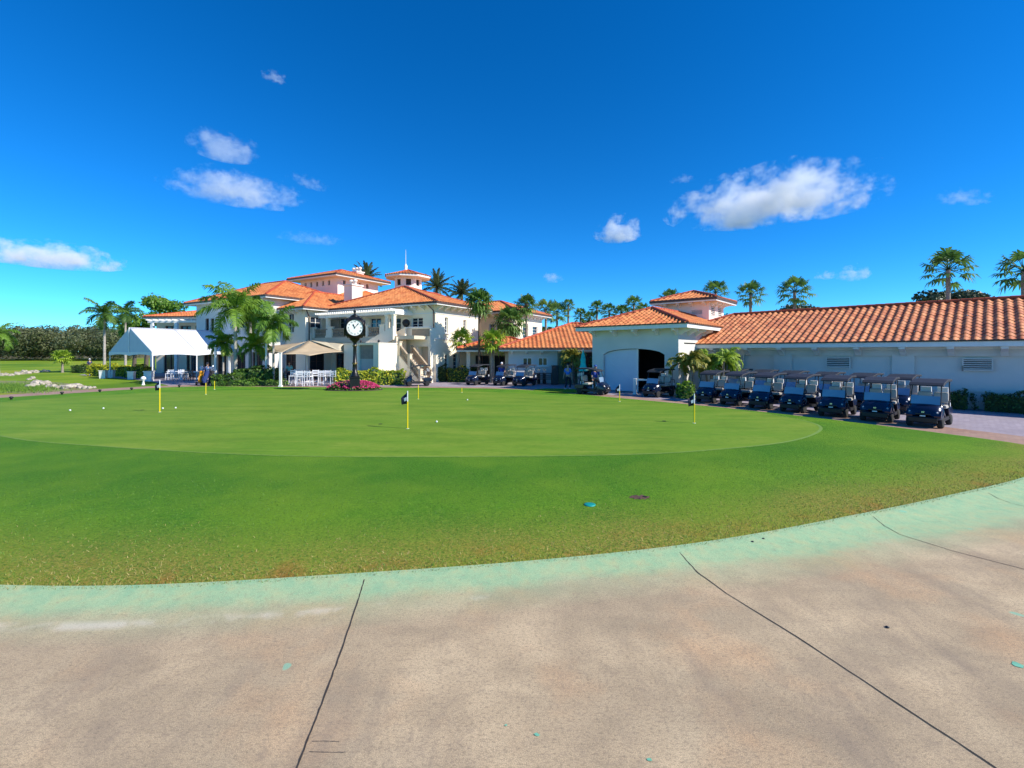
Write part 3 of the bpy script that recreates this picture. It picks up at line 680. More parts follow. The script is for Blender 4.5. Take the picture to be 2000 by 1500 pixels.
# --- long wing
zE=3.12; xl=-14.2; xr=9.0
bays=[(BF.ux(1450),BF.ux(1511)),(BF.ux(1546),BF.ux(1742)),(BF.ux(1786),6.5)]
m=MB(); holes=[(a-xl,b-xl,.0,2.42) for a,b in bays]
wall(m,(xl,0),(xr,0),-.05,zE,holes,rev=.14)
for a,b in bays: m.add([(a,.14,-.05),(b,.14,-.05),(b,.14,2.42),(a,.14,2.42)],[(0,1,2,3)])
wall(m,(xr,0),(xr,9.6),-.05,zE); wall(m,(xr,9.6),(xl,9.6),-.05,zE); wall(m,(xl,9.6),(xl,0),-.05,zE)
m.build('wall',WALLB,barn)
m=MB(); m.b2(xl,xr,-.05,-.002,-.02,.78); m.b2(xl,xr,-.09,-.002,.78,.86); m.build('plinth',WALLB,barn)
for (pa,pb,y0,y1) in ((1428,1451,695,711),(1615,1659,699,717),(1882,1937,702,722)):
    a=BF.ux(pa);b=BF.ux(pb); c=(a+b)/2; z1=BF.z(y0,c,0); z0=BF.z(y1,c,0); v=MB()
    v.b2(a,b,-.0,.13,z0,z1,1)
    v.b2(a-.05,a,-.03,.088,z0-.05,z1+.05);v.b2(b,b+.05,-.03,.088,z0-.05,z1+.05);v.b2(a,b,-.03,.088,z1,z1+.05);v.b2(a,b,-.03,.088,z0-.05,z0)
    n=5
    for i in range(n): v.box((c,-.0,z0+(i+.5)*(z1-z0)/n),(b-a,.07,.035),rx=.6)
    v.build('louvre_vent',[WALLB,DARK],barn)
roof=hip_roof(barn,xl-2.5,xr,0,9.4,zE,2.2,.8,TILE2,p=.345,segs=8,gh=.03)
for px in (1398,1463,1528,1597,1677,1765,1858,1962):
    x=BF.ux(px); bracket(barn,x,-.0,zE-.2,0,-1,.74,.5,.24)
m=MB(); m.b2(xl,xr,-.06,-.003,zE-.38,zE-.22); m.build('frieze',TRIM,barn)
m=MB(); x=BF.ux(1880); m.b2(x-.03,x+.03,-.05,-.002,1.72,1.98); m.build('door_sign',TAUPE,barn)
# --- gatehouse, its own axes parented through a world transform
def sub(fr,par,px,py,pz=0):   # matrix taking fr-local into par-local
    Mf=Matrix.Translation((fr.o[0],fr.o[1],0))@Matrix.Rotation(fr.a,4,'Z'); Mp=Matrix.Translation((px,py,0))@Matrix.Rotation(par.rotation_euler.z,4,'Z')
    return Mp.inverted()@Mf
class Sub:  # makes children of `par` but authored in frame fr
    pass
def adopt(root,fr,new):
    M=Matrix.Translation((root.location.x,root.location.y,root.location.z))@Matrix.Rotation(root.rotation_euler.z,4,'Z')
    Mf=Matrix.Translation((fr.o[0],fr.o[1],0))@Matrix.Rotation(fr.a,4,'Z'); T=M.inverted()@Mf
    for o in new:
        if o.parent is tmp: 
            o.parent=root; o.matrix_local=T@o.matrix_local if False else T
tmp=bpy.data.objects.new('tmp',None); COL.objects.link(tmp)
def flush(root,fr):
    adopt(root,fr,list(tmp.children))
Lw=6.0; zg=4.30
ga,gb=GFr.ux(1178),GFr.ux(1298); gm=GFr.ux(1241)
za0=GFr.z(694,ga,0); zm=GFr.z(681,(ga+gb)/2,0)
def arch(x): t=(x-(ga+gb)/2)/((gb-ga)/2); return za0+(zm-za0)*math.sqrt(max(0,1-t*t*.98))
m=MB(); N=14
wall(m,(-Lw,0),(ga,0),-.05,zg); wall(m,(gb,0),(0,0),-.05,zg)
for i in range(N):
    a=ga+(gb-ga)*i/N; b=ga+(gb-ga)*(i+1)/N
    m.add([(a,0,arch(a)),(b,0,arch(b)),(b,0,zg),(a,0,zg)],[(0,1,2,3)])
    m.add([(a,0,arch(a)),(a,.35,arch(a)),(b,.35,arch(b)),(b,0,arch(b))],[(0,1,2,3)])
for x,s_ in ((ga,1),(gb,-1)):
    q=[(x,0,-.05),(x,.35,-.05),(x,.35,arch(x)),(x,0,arch(x))]; m.add(q,[(0,1,2,3) if s_<0 else (3,2,1,0)])
wall(m,(0,0),(0,11),-.05,zg,[(.9,2.9,3.12,3.2)],.05); wall(m,(0,11),(-Lw,11),-.05,zg); wall(m,(-Lw,11),(-Lw,0),-.05,zg)
m.build('wall',WALLB,tmp)
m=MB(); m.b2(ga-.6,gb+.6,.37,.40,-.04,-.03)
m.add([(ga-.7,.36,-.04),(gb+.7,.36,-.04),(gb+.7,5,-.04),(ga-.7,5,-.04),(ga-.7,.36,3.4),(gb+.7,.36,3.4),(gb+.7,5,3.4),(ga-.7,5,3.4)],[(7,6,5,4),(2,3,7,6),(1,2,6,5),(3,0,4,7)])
m.build('interior_wall',DARK,tmp)  # room walls coloured near-black to stand in for the shade inside
m=MB(); nA=8; xa,xb=ga+.02,gm
for i in range(nA):
    a=xa+(xb-xa)*i/nA; b=xa+(xb-xa)*(i+1)/nA
    m.add([(a,.22,.03),(b,.22,.03),(b,.22,arch(b)-.03),(a,.22,arch(a)-.03)],[(0,1,2,3)]); m.add([(a,.28,.03),(b,.28,.03),(b,.28,arch(b)-.03),(a,.28,arch(a)-.03)],[(3,2,1,0)])
m.b2(xb,xb+.09,.18,.30,.03,arch(xb)-.02,1)
dx=xb-xa; ln=math.hypot(dx,2.3); m.box(((xa+xb)/2,.215,1.25),(ln*.9,.03,.12),ry=math.atan2(2.1,dx),mi=0); m.b2(xa,xb,.195,.218,2.28,2.40); m.b2(xa,xb,.195,.218,.05,.2)
m.build('barn_door',[mat('door_paint',(.62,.66,.74),(.58,.62,.70),1,.6),TRIM],tmp)
hip_roof(tmp,-Lw,0,0,11,zg,1.35,.8,TILE,p=.34,segs=8,gh=.03)
for x in (-5.8,-4.2,-2.7,-1.3,-.1): bracket(tmp,x,0,zg-.22,0,-1,.65,.42)
for y in (.15,1.5,2.9,4.2): bracket(tmp,0,y,zg-.22,1,0,.65,.42)
# lantern tower
tx,ty=GFr.o; cx_,cy_=-(Lw/2)+0.0,0
C_=(14.95,37.1); rel=(C_[0]-tx,C_[1]-ty); lx=rel[0]*GFr.x[0]+rel[1]*GFr.x[1]; ly=rel[0]*GFr.y[0]+rel[1]*GFr.y[1]; s_=1.8; zt=6.72
tw=MB(); H1=[(.55,1.35,5.75,6.15),(2.25,3.05,5.75,6.15)]
wall(tw,(lx-s_,ly-s_),(lx+s_,ly-s_),3.6,zt,[(.6,1.4,5.55,5.9),(2.3,3.1,5.55,5.9)],.12); wall(tw,(lx+s_,ly-s_),(lx+s_,ly+s_),3.6,zt,[(.5,1.4,5.45,6.2),(2.2,3.1,5.45,6.2)],.12)
wall(tw,(lx+s_,ly+s_),(lx-s_,ly+s_),3.6,zt); wall(tw,(lx-s_,ly+s_),(lx-s_,ly-s_),3.6,zt)
tower=tw.build('tower',PINKW,tmp)
for (p0,h) in (((lx-s_,ly-s_),(.6,1.4,5.55,5.9)),((lx-s_,ly-s_),(2.3,3.1,5.55,5.9))):
    v=MB(); a,b,c,d=h; v.b2(p0[0]+a,p0[0]+b,p0[1]+.10,p0[1]+.13,c,d,1)
    for i in range(4): v.box((p0[0]+(a+b)/2,p0[1]+.05,c+(i+.5)*(d-c)/4),(b-a,.08,.03),rx=.6)
    v.build('louvre_vent',[TRIM,TAUPE],tower)
for h in ((.5,1.4,5.45,6.2),(2.2,3.1,5.45,6.2)):
    a,b,c,d=h; v=MB(); X=lx+s_; v.b2(X-.14,X-.10,ly-s_+a,ly-s_+b,c,d,1)
    for i in range(5): v.box((X-.05,ly-s_+(a+b)/2,c+(i+.5)*(d-c)/5),(.08,b-a,.04),ry=.6)
    v.build('louvre_vent',[TRIM,TAUPE],tower)
hip_roof(tmp,lx-s_,lx+s_,ly-s_,ly+s_,zt,.85,.75,TILE,p=.34,segs=8)
for x in (lx-1.5,lx-.5,lx+.5,lx+1.5): bracket(tmp,x,ly-s_,zt-.22,0,-1,.5,.3)
for y in (ly-1.4,ly-.4,ly+.6,ly+1.5): bracket(tmp,lx+s_,y,zt-.22,1,0,.5,.3)
flush(barn,GFr)
# ================================================================== PRO SHOP (low building right of the clubhouse) 
PF=Frame(-.3,38,0); pro=empty('pro_shop',(-.3,38,0),0,'low shaded white pro shop with clay tile roof and colonnade right of the clubhouse','building')
m=MB(); zp=2.95
wl=PF.ux(1090); 
hA=(1.45,2.35,1.35,2.1)
wall(m,(0.0,0),(12.6,0),-.05,zp,[(1.2,2.0,1.45,2.15),(2.5,3.3,1.45,2.15),(wl+1.75,wl+2.9,0,2.6)],.12); wall(m,(12.6,0),(12.6,7),-.05,zp); wall(m,(0,7),(0,0),-.05,zp)
m.add([(wl+1.75,.12,0),(wl+2.9,.12,0),(wl+2.9,.12,2.6),(wl+1.75,.12,2.6)],[(0,1,2,3)],1)
m.build('wall',[WALLB,DARK],pro)
for h in ((1.2,2.0,1.45,2.15),(2.5,3.3,1.45,2.15)): window(pro,(0,0),(9.2,0),h,2,1,.12)
hip_roof(pro,0,12.6,0,9.5,zp,2.35,.75,TILE,p=.36,segs=6,hx=6.7)
for x in (.3,1.5,2.8): bracket(pro,x,0,zp-.22,0,-1,.5,.3)
# colonnade to the left
x0=PF.ux(910,1.5); m=MB()
for px in (915,962,990):
    x=PF.ux(px,1.5); m.b2(x-.16,x+.16,1.35,1.65,0,2.6); m.b2(x-.22,x+.22,1.29,1.71,0,.25)
m.b2(x0,-.02,1.33,1.67,2.6,2.95); m.build('colonnade',CREAM,pro)
m=MB(); wall(m,(x0,4.4),(-.01,4.4),-.05,zp,[(.6,1.9,0,2.3),(2.3,3.4,0,2.3)],.15); wall(m,(x0,6),(x0,4.4),-.05,zp); m.build('wall',CREAM,pro)
for a,b in ((.6,1.9),(2.3,3.4)):
    window(pro,(x0,4.4),(-.01,4.4),(a,b,0,2.3),2,1,.15,glass=DARK,fm=WOODB,name='door',sill=False)
hip_roof(pro,x0,2.6,1.5,6.4,zp-.03,1.0,.7,TILE,p=.36,segs=6)
ol=MB(); xo=PF.ux(1090,-.6); xo2=PF.ux(1127,-.6); ol.b2(xo,xo2,-1.0,-.03,0,2.68); ol.b2(xo2,xo2+.16,-1.08,-.03,0,2.72,1); tag(ol.build('partition',[OLIVE,TRIM]),'tall olive green partition panel with a white edge post beside the teal umbrella','partition')
o=bpy.data.objects['partition']; o.location=(-.3,38,0)
# ================================================================== CLUBHOUSE
KF=Frame(-6.8,40,-30); club=empty('clubhouse',(-6.8,40,0),KF.a,'large cream two storey clubhouse with clay tile roofs, pink tower and octagonal cupola','building')
def winpx(fr,par,p0,p1,pa,pb,ya,yb,cols=2,rows=3,rev=.2,y_fixed=None,x_fixed=None,**kw):
    pass
def specs_front(fr,x0,y,lst):
    out=[]
    for (pa,pb,ya,yb) in lst:
        a=fr.ux(pa,y);b=fr.ux(pb,y);c=(a+b)/2; out.append((a-x0,b-x0,max(.05,fr.z(yb,c,y)),fr.z(ya,c,y)))
    return out
def specs_side(fr,y0,x,lst):
    out=[]
    for (pa,pb,ya,yb) in lst:
        a=fr.uy(pa,x);b=fr.uy(pb,x);c=(a+b)/2; out.append((a-y0,b-y0,max(.05,fr.z(yb,x,c)),fr.z(ya,x,c)))
    return out
z2=7.0
# block A : the sunlit corner block
fA=specs_front(KF,-14,0,[(803,826,620,640),(759,783,621,652),(722,744,621,652),(662,684,620,652)])
fA0=specs_front(KF,-14,0,[(604,609,690,722)])
gA=[(.8,2.4,.05,2.5),(3.4,5.0,.05,2.5),(6.0,7.4,.05,2.5)]
sA=specs_side(KF,0,0,[(869,875,620,651),(905,911,625,647),(869,876,692,722),(885,894,691,722)])
m=MB(); wall(m,(-14,0),(0,0),-.05,z2,fA+gA); wall(m,(0,0),(0,7.1),-.05,z2,sA); wall(m,(0,7.1),(-14,7.1),-.05,z2); m.build('wall',WALL,club)
for h in fA: window(club,(-14,0),(0,0),h)
for h in gA: window(club,(-14,0),(0,0),h,2,4,fm=WOODB)
for h in sA: window(club,(0,0),(0,7.1),h,1,4)
hip_roof(club,-14,0,0,7.1,z2,2.35,.85,TILE,hx=8.0)
for y in np.arange(.3,7.1,.95): bracket(club,0,y,z2-.22,1,0)
for x in np.arange(-3.2,.1,.95): bracket(club,x,0,z2-.22,0,-1)
m=MB(); m.b2(-14,.05,-.05,-.003,z2-.95,z2-.85); m.b2(.003,.05,0,7.1,z2-.95,z2-.85); m.b2(.003,.05,0,7.1,3.75,3.9); m.build('string_course',TRIM,club)
m=MB(); m.tube([(-.35,-.85,z2-.1),(-.12,-.12,z2-.7),(-.1,-.1,2.4)],.05,6); m.build('downpipe',BROWN,club)
m=MB(); m.b2(-.05,.32,-.30,.12,0,2.3); m.b2(-.08,.36,-.34,.16,2.3,2.38); m.b2(-.1,.38,-.36,.18,0,.3); m.build('pier',WALL,club)
# block A2 rear
m=MB(); wall(m,(-4,7.1),(-4,16),-.05,z2); wall(m,(-4,16),(-14,16),-.05,z2); m.build('wall',WALL,club)
hip_roof(club,-14,-4,3,16,z2,2.55,.85,TILE)
# block 3 : right rear
c3=( (0+6.8)*KF.x[0]+(48-40)*KF.x[1], (0+6.8)*KF.y[0]+(48-40)*KF.y[1] ); X3,Y3=c3
f3=specs_front(KF,X3-10,Y3,[(955,966,632,653),(968,979,632,653)])
s3=specs_side(KF,Y3,X3,[(1003,1012,633,660),(1021,1032,632,661),(1040,1050,638,662)])
m=MB(); wall(m,(X3-10,Y3),(X3,Y3),-.05,z2,f3); m.build('wall',CREAM,club)  # front in darker cream than the side, its shade put into the colour
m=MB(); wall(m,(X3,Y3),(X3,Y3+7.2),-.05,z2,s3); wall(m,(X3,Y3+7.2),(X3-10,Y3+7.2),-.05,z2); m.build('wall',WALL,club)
for h in f3: window(club,(X3-10,Y3),(X3,Y3),h,1,3)
for h in s3: window(club,(X3,Y3),(X3,Y3+7.2),h,1,4)
hip_roof(club,X3-10,X3,Y3,Y3+7.2,z2,1.55,.85,TILE)
for y in np.arange(Y3+.2,Y3+7.2,.95): bracket(club,X3,y,z2-.22,1,0)
for x in np.arange(X3-4,X3,.95): bracket(club,x,Y3,z2-.22,0,-1)
# wing B
xb0,xb1,yb=-18.6,-13.9,-3.0
fB=specs_front(KF,xb0,yb,[(561,574,612,650)]); sB=specs_side(KF,yb,xb1,[(606,629,619,652)])
fB0=[(1.5,3.2,.05,2.5)]; sB0=[(.5,2.2,.05,2.5)]
m=MB(); wall(m,(xb0,yb),(xb1,yb),-.05,z2,fB+fB0); wall(m,(xb1,yb),(xb1,.0),-.05,z2,sB+sB0); m.build('wall',WALL,club)
for h in fB: window(club,(xb0,yb),(xb1,yb),h,2,3)
for h in fB0: window(club,(xb0,yb),(xb1,yb),h,2,3,glass=DARK,fm=WOODB)
for h in sB: window(club,(xb1,yb),(xb1,0),h,2,3)
for h in sB0: window(club,(xb1,yb),(xb1,0),h,2,3,glass=DARK,fm=WOODB)
hip_roof(club,xb0-3,xb1,yb,9,z2,2.2,.8,TILE)
for x in np.arange(xb0+.3,xb1,.95): bracket(club,x,yb,z2-.22,0,-1)
m=MB(); m.tube([(xb1+.7,yb-.5,z2-.1),(xb1+.12,yb+.35,z2-.9),(xb1+.1,yb+.35,2.6)],.055,6); m.build('downpipe',BROWN,club)
# wing L (taller, left)
rel=(-24+6.8,44.5-40); XL=rel[0]*KF.x[0]+rel[1]*KF.x[1]; YL=rel[0]*KF.y[0]+rel[1]*KF.y[1]; zL=8.15; xL0=XL-13.9
fL=specs_front(KF,xL0,YL,[(401,408,622,648),(411,418,622,648),(426,433,612,642),(450,458,610,642),(471,479,608,640),(497,505,606,640)])
fL0=[(1.5,3.2,.05,2.6),(4.4,6.2,.05,2.6),(8.0,9.8,.05,2.6),(11,12.8,.05,2.6)]
m=MB(); wall(m,(xL0,YL),(XL,YL),-.05,zL,fL+fL0); wall(m,(XL,YL),(XL,YL+9),-.05,zL); wall(m,(xL0,YL+9),(xL0,YL),-.05,zL); m.build('wall',WALLB,club)
for i,h in enumerate(fL): window(club,(xL0,YL),(XL,YL),h,2,3,fm=WOODB if i<2 else TRIM)
for h in fL0: window(club,(xL0,YL),(XL,YL),h,2,3,glass=DARK,fm=WOODB)
hip_roof(club,xL0,XL,YL,YL+10,zL,2.5,.85,TILE)
for x in np.arange(XL-3,XL,.95): bracket(club,x,YL,zL-.22,0,-1)
m=MB(); wall(m,(-24,3),(-24,14),0,9.3); hip=None
hip_roof(club,-27,-15.5,3.5,13,8.3,2.5,.85,TILE)
# low left wing with pergola, frontal axes
LF=Frame(-44.6,56.5,-4); zl=7.0
m=MB(); wall(m,(0,0),(9,0),-.05,zl,[(3.2,4.6,4.3,5.9),(5.2,6.6,4.3,5.9),(1.2,2.6,4.3,5.9),(1,2.6,.05,2.4),(4,5.6,.05,2.4)]); wall(m,(9,0),(9,6),-.05,zl); wall(m,(0,6),(0,0),-.05,zl); m.build('wall',CREAM,tmp)
for h in ((3.2,4.6,4.3,5.9),(5.2,6.6,4.3,5.9),(1.2,2.6,4.3,5.9),(1,2.6,.05,2.4),(4,5.6,.05,2.4)): window(tmp,(0,0),(9,0),h,2,2,fm=WOODB)
hip_roof(tmp,0,9,0,7,zl,1.1,.9,TILE)
m=MB(); m.b2(1.6,8.6,-3.0,-2.85,6.1,6.35); 
for x in np.arange(1.8,8.6,.8): m.b2(x-.06,x+.06,-3.4,-.0,6.35,6.5)
for x in (2.2,5.2,8.2): m.b2(x-.16,x+.16,-3.1,-2.78,0,6.1)
m.build('pergola',TRIM,tmp)
flush(club,LF)
# tall pink tower
TF=Frame(-20.9,54,-30); 
zt0,zt1=6.5,11.85; Wt=7.0; Dt=6.4
hf=[(.75+i*1.12,1.15+i*1.12,10.75,11.35) for i in range(5)]; hs_=[(.8+i*1.2,1.2+i*1.2,10.75,11.35) for i in range(4)]
m=MB(); wall(m,(-Wt,0),(0,0),zt0,zt1,hf,.25); wall(m,(0,0),(0,Dt),zt0,zt1,hs_,.25); wall(m,(0,Dt),(-Wt,Dt),zt0,zt1); wall(m,(-Wt,Dt),(-Wt,0),zt0,zt1)
tw=m.build('tower',PINKW,tmp)
for h in hf: m=MB(); m.b2(-Wt+h[0],-Wt+h[1],.22,.27,h[2],h[3]); m.build('window',GLASS,tw)
for h in hs_: m=MB(); m.b2(-.27,-.22,h[0],h[1],h[2],h[3]); m.build('window',GLASS,tw)
hip_roof(tmp,-Wt,0,0,Dt,zt1,1.35,1.1,TILE)
flush(club,TF)
# chimneys
x,y=at(688,50); 
def chimney(px,d,y0,y1,w,dd,pots=2,rz=-.52):
    x,_=at(px,d); zt=zz(y0,d); zb=zz(y1,d)-1; M=club; fr=KF; rel=(x+6.8,d-40); lx=rel[0]*fr.x[0]+rel[1]*fr.x[1]; ly=rel[0]*fr.y[0]+rel[1]*fr.y[1]
    c=MB(); c.b2(lx-w/2,lx+w/2,ly-dd/2,ly+dd/2,zb,zt-.35); c.b2(lx-w/2-.1,lx+w/2+.1,ly-dd/2-.1,ly+dd/2+.1,zt-.35,zt-.2); o=c.build('chimney',PINKW,club)
    c=MB()
    for i in range(pots): c.lathe([(.16,zt-.2),(.20,zt-.15),(.14,zt+.1),(.24,zt+.14),(.24,zt+.3),(.05,zt+.4)],10,(lx+(i-(pots-1)/2)*.6,ly,0))
    c.build('chimney_pot',PINKW,o)
chimney(690,48.5,553,578,1.25,1.4)
chimney(697,60,528,545,1.3,1.2,3)
# octagonal cupola
rel=at(797,52); rel=(rel[0]+6.8,rel[1]-40); ox=rel[0]*KF.x[0]+rel[1]*KF.x[1]; oy=rel[0]*KF.y[0]+rel[1]*KF.y[1]
zc0=9.0; zc1=zz(541,52); r=1.62; m=MB()
P8=[(ox+r*math.cos(R(22.5+45*i)),oy+r*math.sin(R(22.5+45*i))) for i in range(8)]
for i in range(8):
    a=P8[i];b=P8[(i+1)%8]; L=math.hypot(b[0]-a[0],b[1]-a[1]); wall(m,a,b,zc0,zc1,[(L/2-.28,L/2+.28,10.15,10.85)],.15)
cup=m.build('cupola',PINKW,club)
for i in range(8):
    a=Vector(P8[i]);b=Vector(P8[(i+1)%8]); c=(a+b)/2; d=(c-Vector((ox,oy))).normalized(); c=c-d*.15; q=MB(); q.box((c.x,c.y,10.5),(.56,.03,.7),math.atan2((b-a).y,(b-a).x)); q.build('window',DARK,cup)
RR=2.65; m=MB(); E8=[(ox+RR*math.cos(R(22.5+45*i)),oy+RR*math.sin(R(22.5+45*i)),zc1) for i in range(8)]
tile_polys('roof',[[E8[(i+1)%8] if False else E8[i],E8[(i+1)%8],(ox,oy,zc1+.75)] for i in range(8)],TILE,club,p=.34,segs=6)
m.add([(p[0],p[1],zc1-.02) for p in E8]+[(p[0],p[1],zc1-.22) for p in E8],[(15,14,13,12,11,10,9,8)]+[(i+8,(i+1)%8+8,(i+1)%8,i) for i in range(8)]); m.build('fascia',TRIM,cup)
for i in range(8): m=MB(); m.tube([E8[i],(ox,oy,zc1+.82)],.09,6); m.build('ridge_cap',CAP,cup)
m=MB(); zq=zc1+.8; m.lathe([(.26,zq-.2),(.28,zq),(.16,zq+.15),(.2,zq+.5),(.06,zq+.7),(.03,zq+.8),(.018,zq+2.2),(.008,zq+2.4)],10,(ox-.35,oy,0)); m.build('finial',TRIM,cup)
# balcony deck, balustrades, pergola
m=MB(); m.b2(-13.85,-.4,-2.3,-.01,3.72,4.02); m.b2(-13.85,-3.4,-2.36,-2.28,3.5,3.78); m.build('balcony_deck',CREAM,club)
def balu(par,p0,p1,h=.85,name='balustrade',n=None):
    p0=Vector(p0);p1=Vector(p1); L=(p1-p0).length; m=MB(); e=(p1-p0); hd=math.atan2(e.y,e.x); sl=math.atan2(e.z,math.hypot(e.x,e.y)); c=(p0+p1)/2
    m.box(c+Vector((0,0,h-.05)),(L,.22,.12),hd,ry=-sl); m.box(c+Vector((0,0,.07)),(L,.16,.12),hd,ry=-sl)
    n=n or max(2,int(L/.19))
    for i in range(n):
        q=p0.lerp(p1,(i+.5)/n); m.lathe([(.05,.12),(.07,.3),(.035,.42),(.07,.58),(.05,h-.1)],6,q)
    return m.build(name,BALU,par)
yd=-2.2
for px in (594,611,640,672,700,738,762):
    x=KF.ux(px,yd)
xs=[KF.ux(p,yd) for p in (612,646,682,716,748)]
for i,x in enumerate(xs):
    m=MB(); m.b2(x-.28,x+.28,yd-.16,yd+.16,4.02,5.0); m.b2(x-.33,x+.33,yd-.2,yd+.2,5.0,5.08); m.build('balcony_pier',WALL,club)
for a,b in zip(xs[:-1],xs[1:]): balu(club,(a+.3,yd,4.02),(b-.3,yd,4.02))
balu(club,(xb1+.05,yd,4.02),(xs[0]-.3,yd,4.02))
# pergola over balcony
m=MB(); zP=6.25; x0=KF.ux(626,-2.0); x1=KF.ux(776,-2.0)
m.b2(x0,x1,-2.25,-2.05,zP-.3,zP); m.b2(x1-.2,x1,-2.05,.0,zP-.3,zP); m.b2(x0,x0+.2,-2.05,0,zP-.3,zP)
n=34
for i in range(n): x=x0+(x1-x0)*(i+.5)/n; m.b2(x-.05,x+.05,-2.75,-.02,zP+.002,zP+.16)
m.build('pergola',TRIM,club)
for px in (641,683,757,769):
    x=KF.ux(px,-2.15); m=MB(); m.b2(x-.15,x+.15,-2.3,-2.0,4.02,zP-.3); m.b2(x-.2,x+.2,-2.35,-1.95,4.02,4.2); m.b2(x-.2,x+.2,-2.35,-1.95,zP-.42,zP-.3); m.build('column',WALL,club)
m=MB(); a=KF.ux(633,-.4); b=KF.ux(664,-.4); m.b2(a,b,-.5,-.45,4.1,5.95); m.build('roller_screen',TAUPE,club)
# porch box below the corner window
xa,xb=KF.ux(789,-.7),.02
o1=KF.ux(815,-.7); o2=KF.ux(836,-.7); oz=KF.z(677,(o1+o2)/2,-.7)
m=MB(); wall(m,(xa,-.7),(xb,-.7),-.05,4.75,[(o1-xa,o2-xa,.0,oz)],.6); wall(m,(xb,-.7),(xb,-.003),-.05,4.75); wall(m,(xa,-.003),(xa,-.7),-.05,4.75); m.b2(xa+.02,xb-.02,-.68,-.02,4.02,4.1)
m.build('porch',WALL,club)
m=MB(); m.b2(o1+.02,o2-.02,-.09,-.05,0,oz); m.build('porch_door',CREAM,club)
m=MB(); m.b2(xa-.06,xb+.06,-.8,-.72,4.75,4.87); m.b2(xa+1.0,xb-.08,-.74,-.704,4.0,4.66,1); m.build('parapet_panel',[TRIM,BALU],club)
# stair block
sx0,sx1=-5.9,-1.75; sy0,sy1=-5.0,-2.7
dz=[(KF.ux(700,sy0)-sx0,KF.ux(729,sy0)-sx0,.1,3.2)]
m=MB(); wall(m,(sx0,sy0),(sx1,sy0),-.05,3.3,dz,.25); wall(m,(sx1,sy0),(sx1,-.75),-.05,3.3 if False else 2.4); wall(m,(sx0,-.05),(sx0,sy0),-.05,3.3)
m.b2(sx1-.22,sx1-.002,sy0+.002,sy1,2.3,3.3); m.b2(sx0+.26,sx1-.24,sy0+.26,-.8,2.3,2.4)
m.b2(sx0-.05,sx1+.05,sy0-.06,sy0+.2,3.3,3.38); m.b2(sx1-.26,sx1+.05,sy0+.2,sy1,3.3,3.38)
st=m.build('stair_block',WALL,club)
m=MB(); a=sx0+dz[0][0]; b=sx0+dz[0][1]; m.b2(a,b,sy0+.22,sy0+.26,.1,2.05); m.build('frosted_panel',mat('frosted_glass',(.40,.46,.44),(.36,.42,.40),1,.35),st)
m=MB(); m.b2(a,b,sy0+.2,sy0+.26,2.05,3.2); m.build('shutter',TAUPE,st)
for x,y in ((sx1-.1,sy0+.1),(a+.2,sy0+.1)): m=MB(); m.lathe([(.05,3.38),(.09,3.44),(.09,3.56),(.03,3.62)],8,(x,y,0)); m.build('lantern',BLACKP,st)
# upper flight : white parapet rising to the right
pp=[(-5.8,2.4),(-2.4,3.7),(-2.4,4.85),(-5.8,3.5)]
for yy in (-2.75,-1.3):
    m=MB(); m.prism(pp,yy,yy+.18); m.build('stair_parapet',WALL,club)
m=MB()
for i in range(10): m.b2(-5.4+i*.32,-5.4+(i+1)*.32,-2.56,-1.32,2.41,2.5+i*.16)
m.build('stair_flight',CREAM,club)
# lower flight : balustrades falling to the right
m=MB()
for i in range(12): m.b2(sx1+.02+i*.2,sx1+.02+(i+1)*.2,-2.65,-1.35,0,2.32-i*.19)
m.build('stair_flight',CREAM,club)
for yy in (-2.72,-1.3):
    m=MB(); m.prism([(sx1+.0,0),(sx1+2.5,0),(sx1+2.5,.15),(sx1+.0,2.45)],yy-.08,yy+.08); m.build('stair_stringer',WALL,club)
    balu(club,(sx1+.1,yy,2.42),(sx1+2.4,yy,.2),.85)
for x,z in ((sx1+.1,2.4),(sx1+1.25,1.35),(sx1+2.4,.1)): m=MB(); m.b2(x-.13,x+.13,-2.86,-2.58,z-.1,z+1.05); m.b2(x-.17,x+.17,-2.9,-2.54,z+1.05,z+1.12); m.build('newel_post',CREAM,club)
# iron lion-like wreath ornament on parapet: round black planter ball
m=MB(); m.lathe([(.05,4.88),(.16,4.92),(.3,5.1),(.36,5.3),(.28,5.5),(.1,5.62)],14,(KF.ux(790,-.6)+.1,-.5,0)); m.build('urn',BLACKP,club)
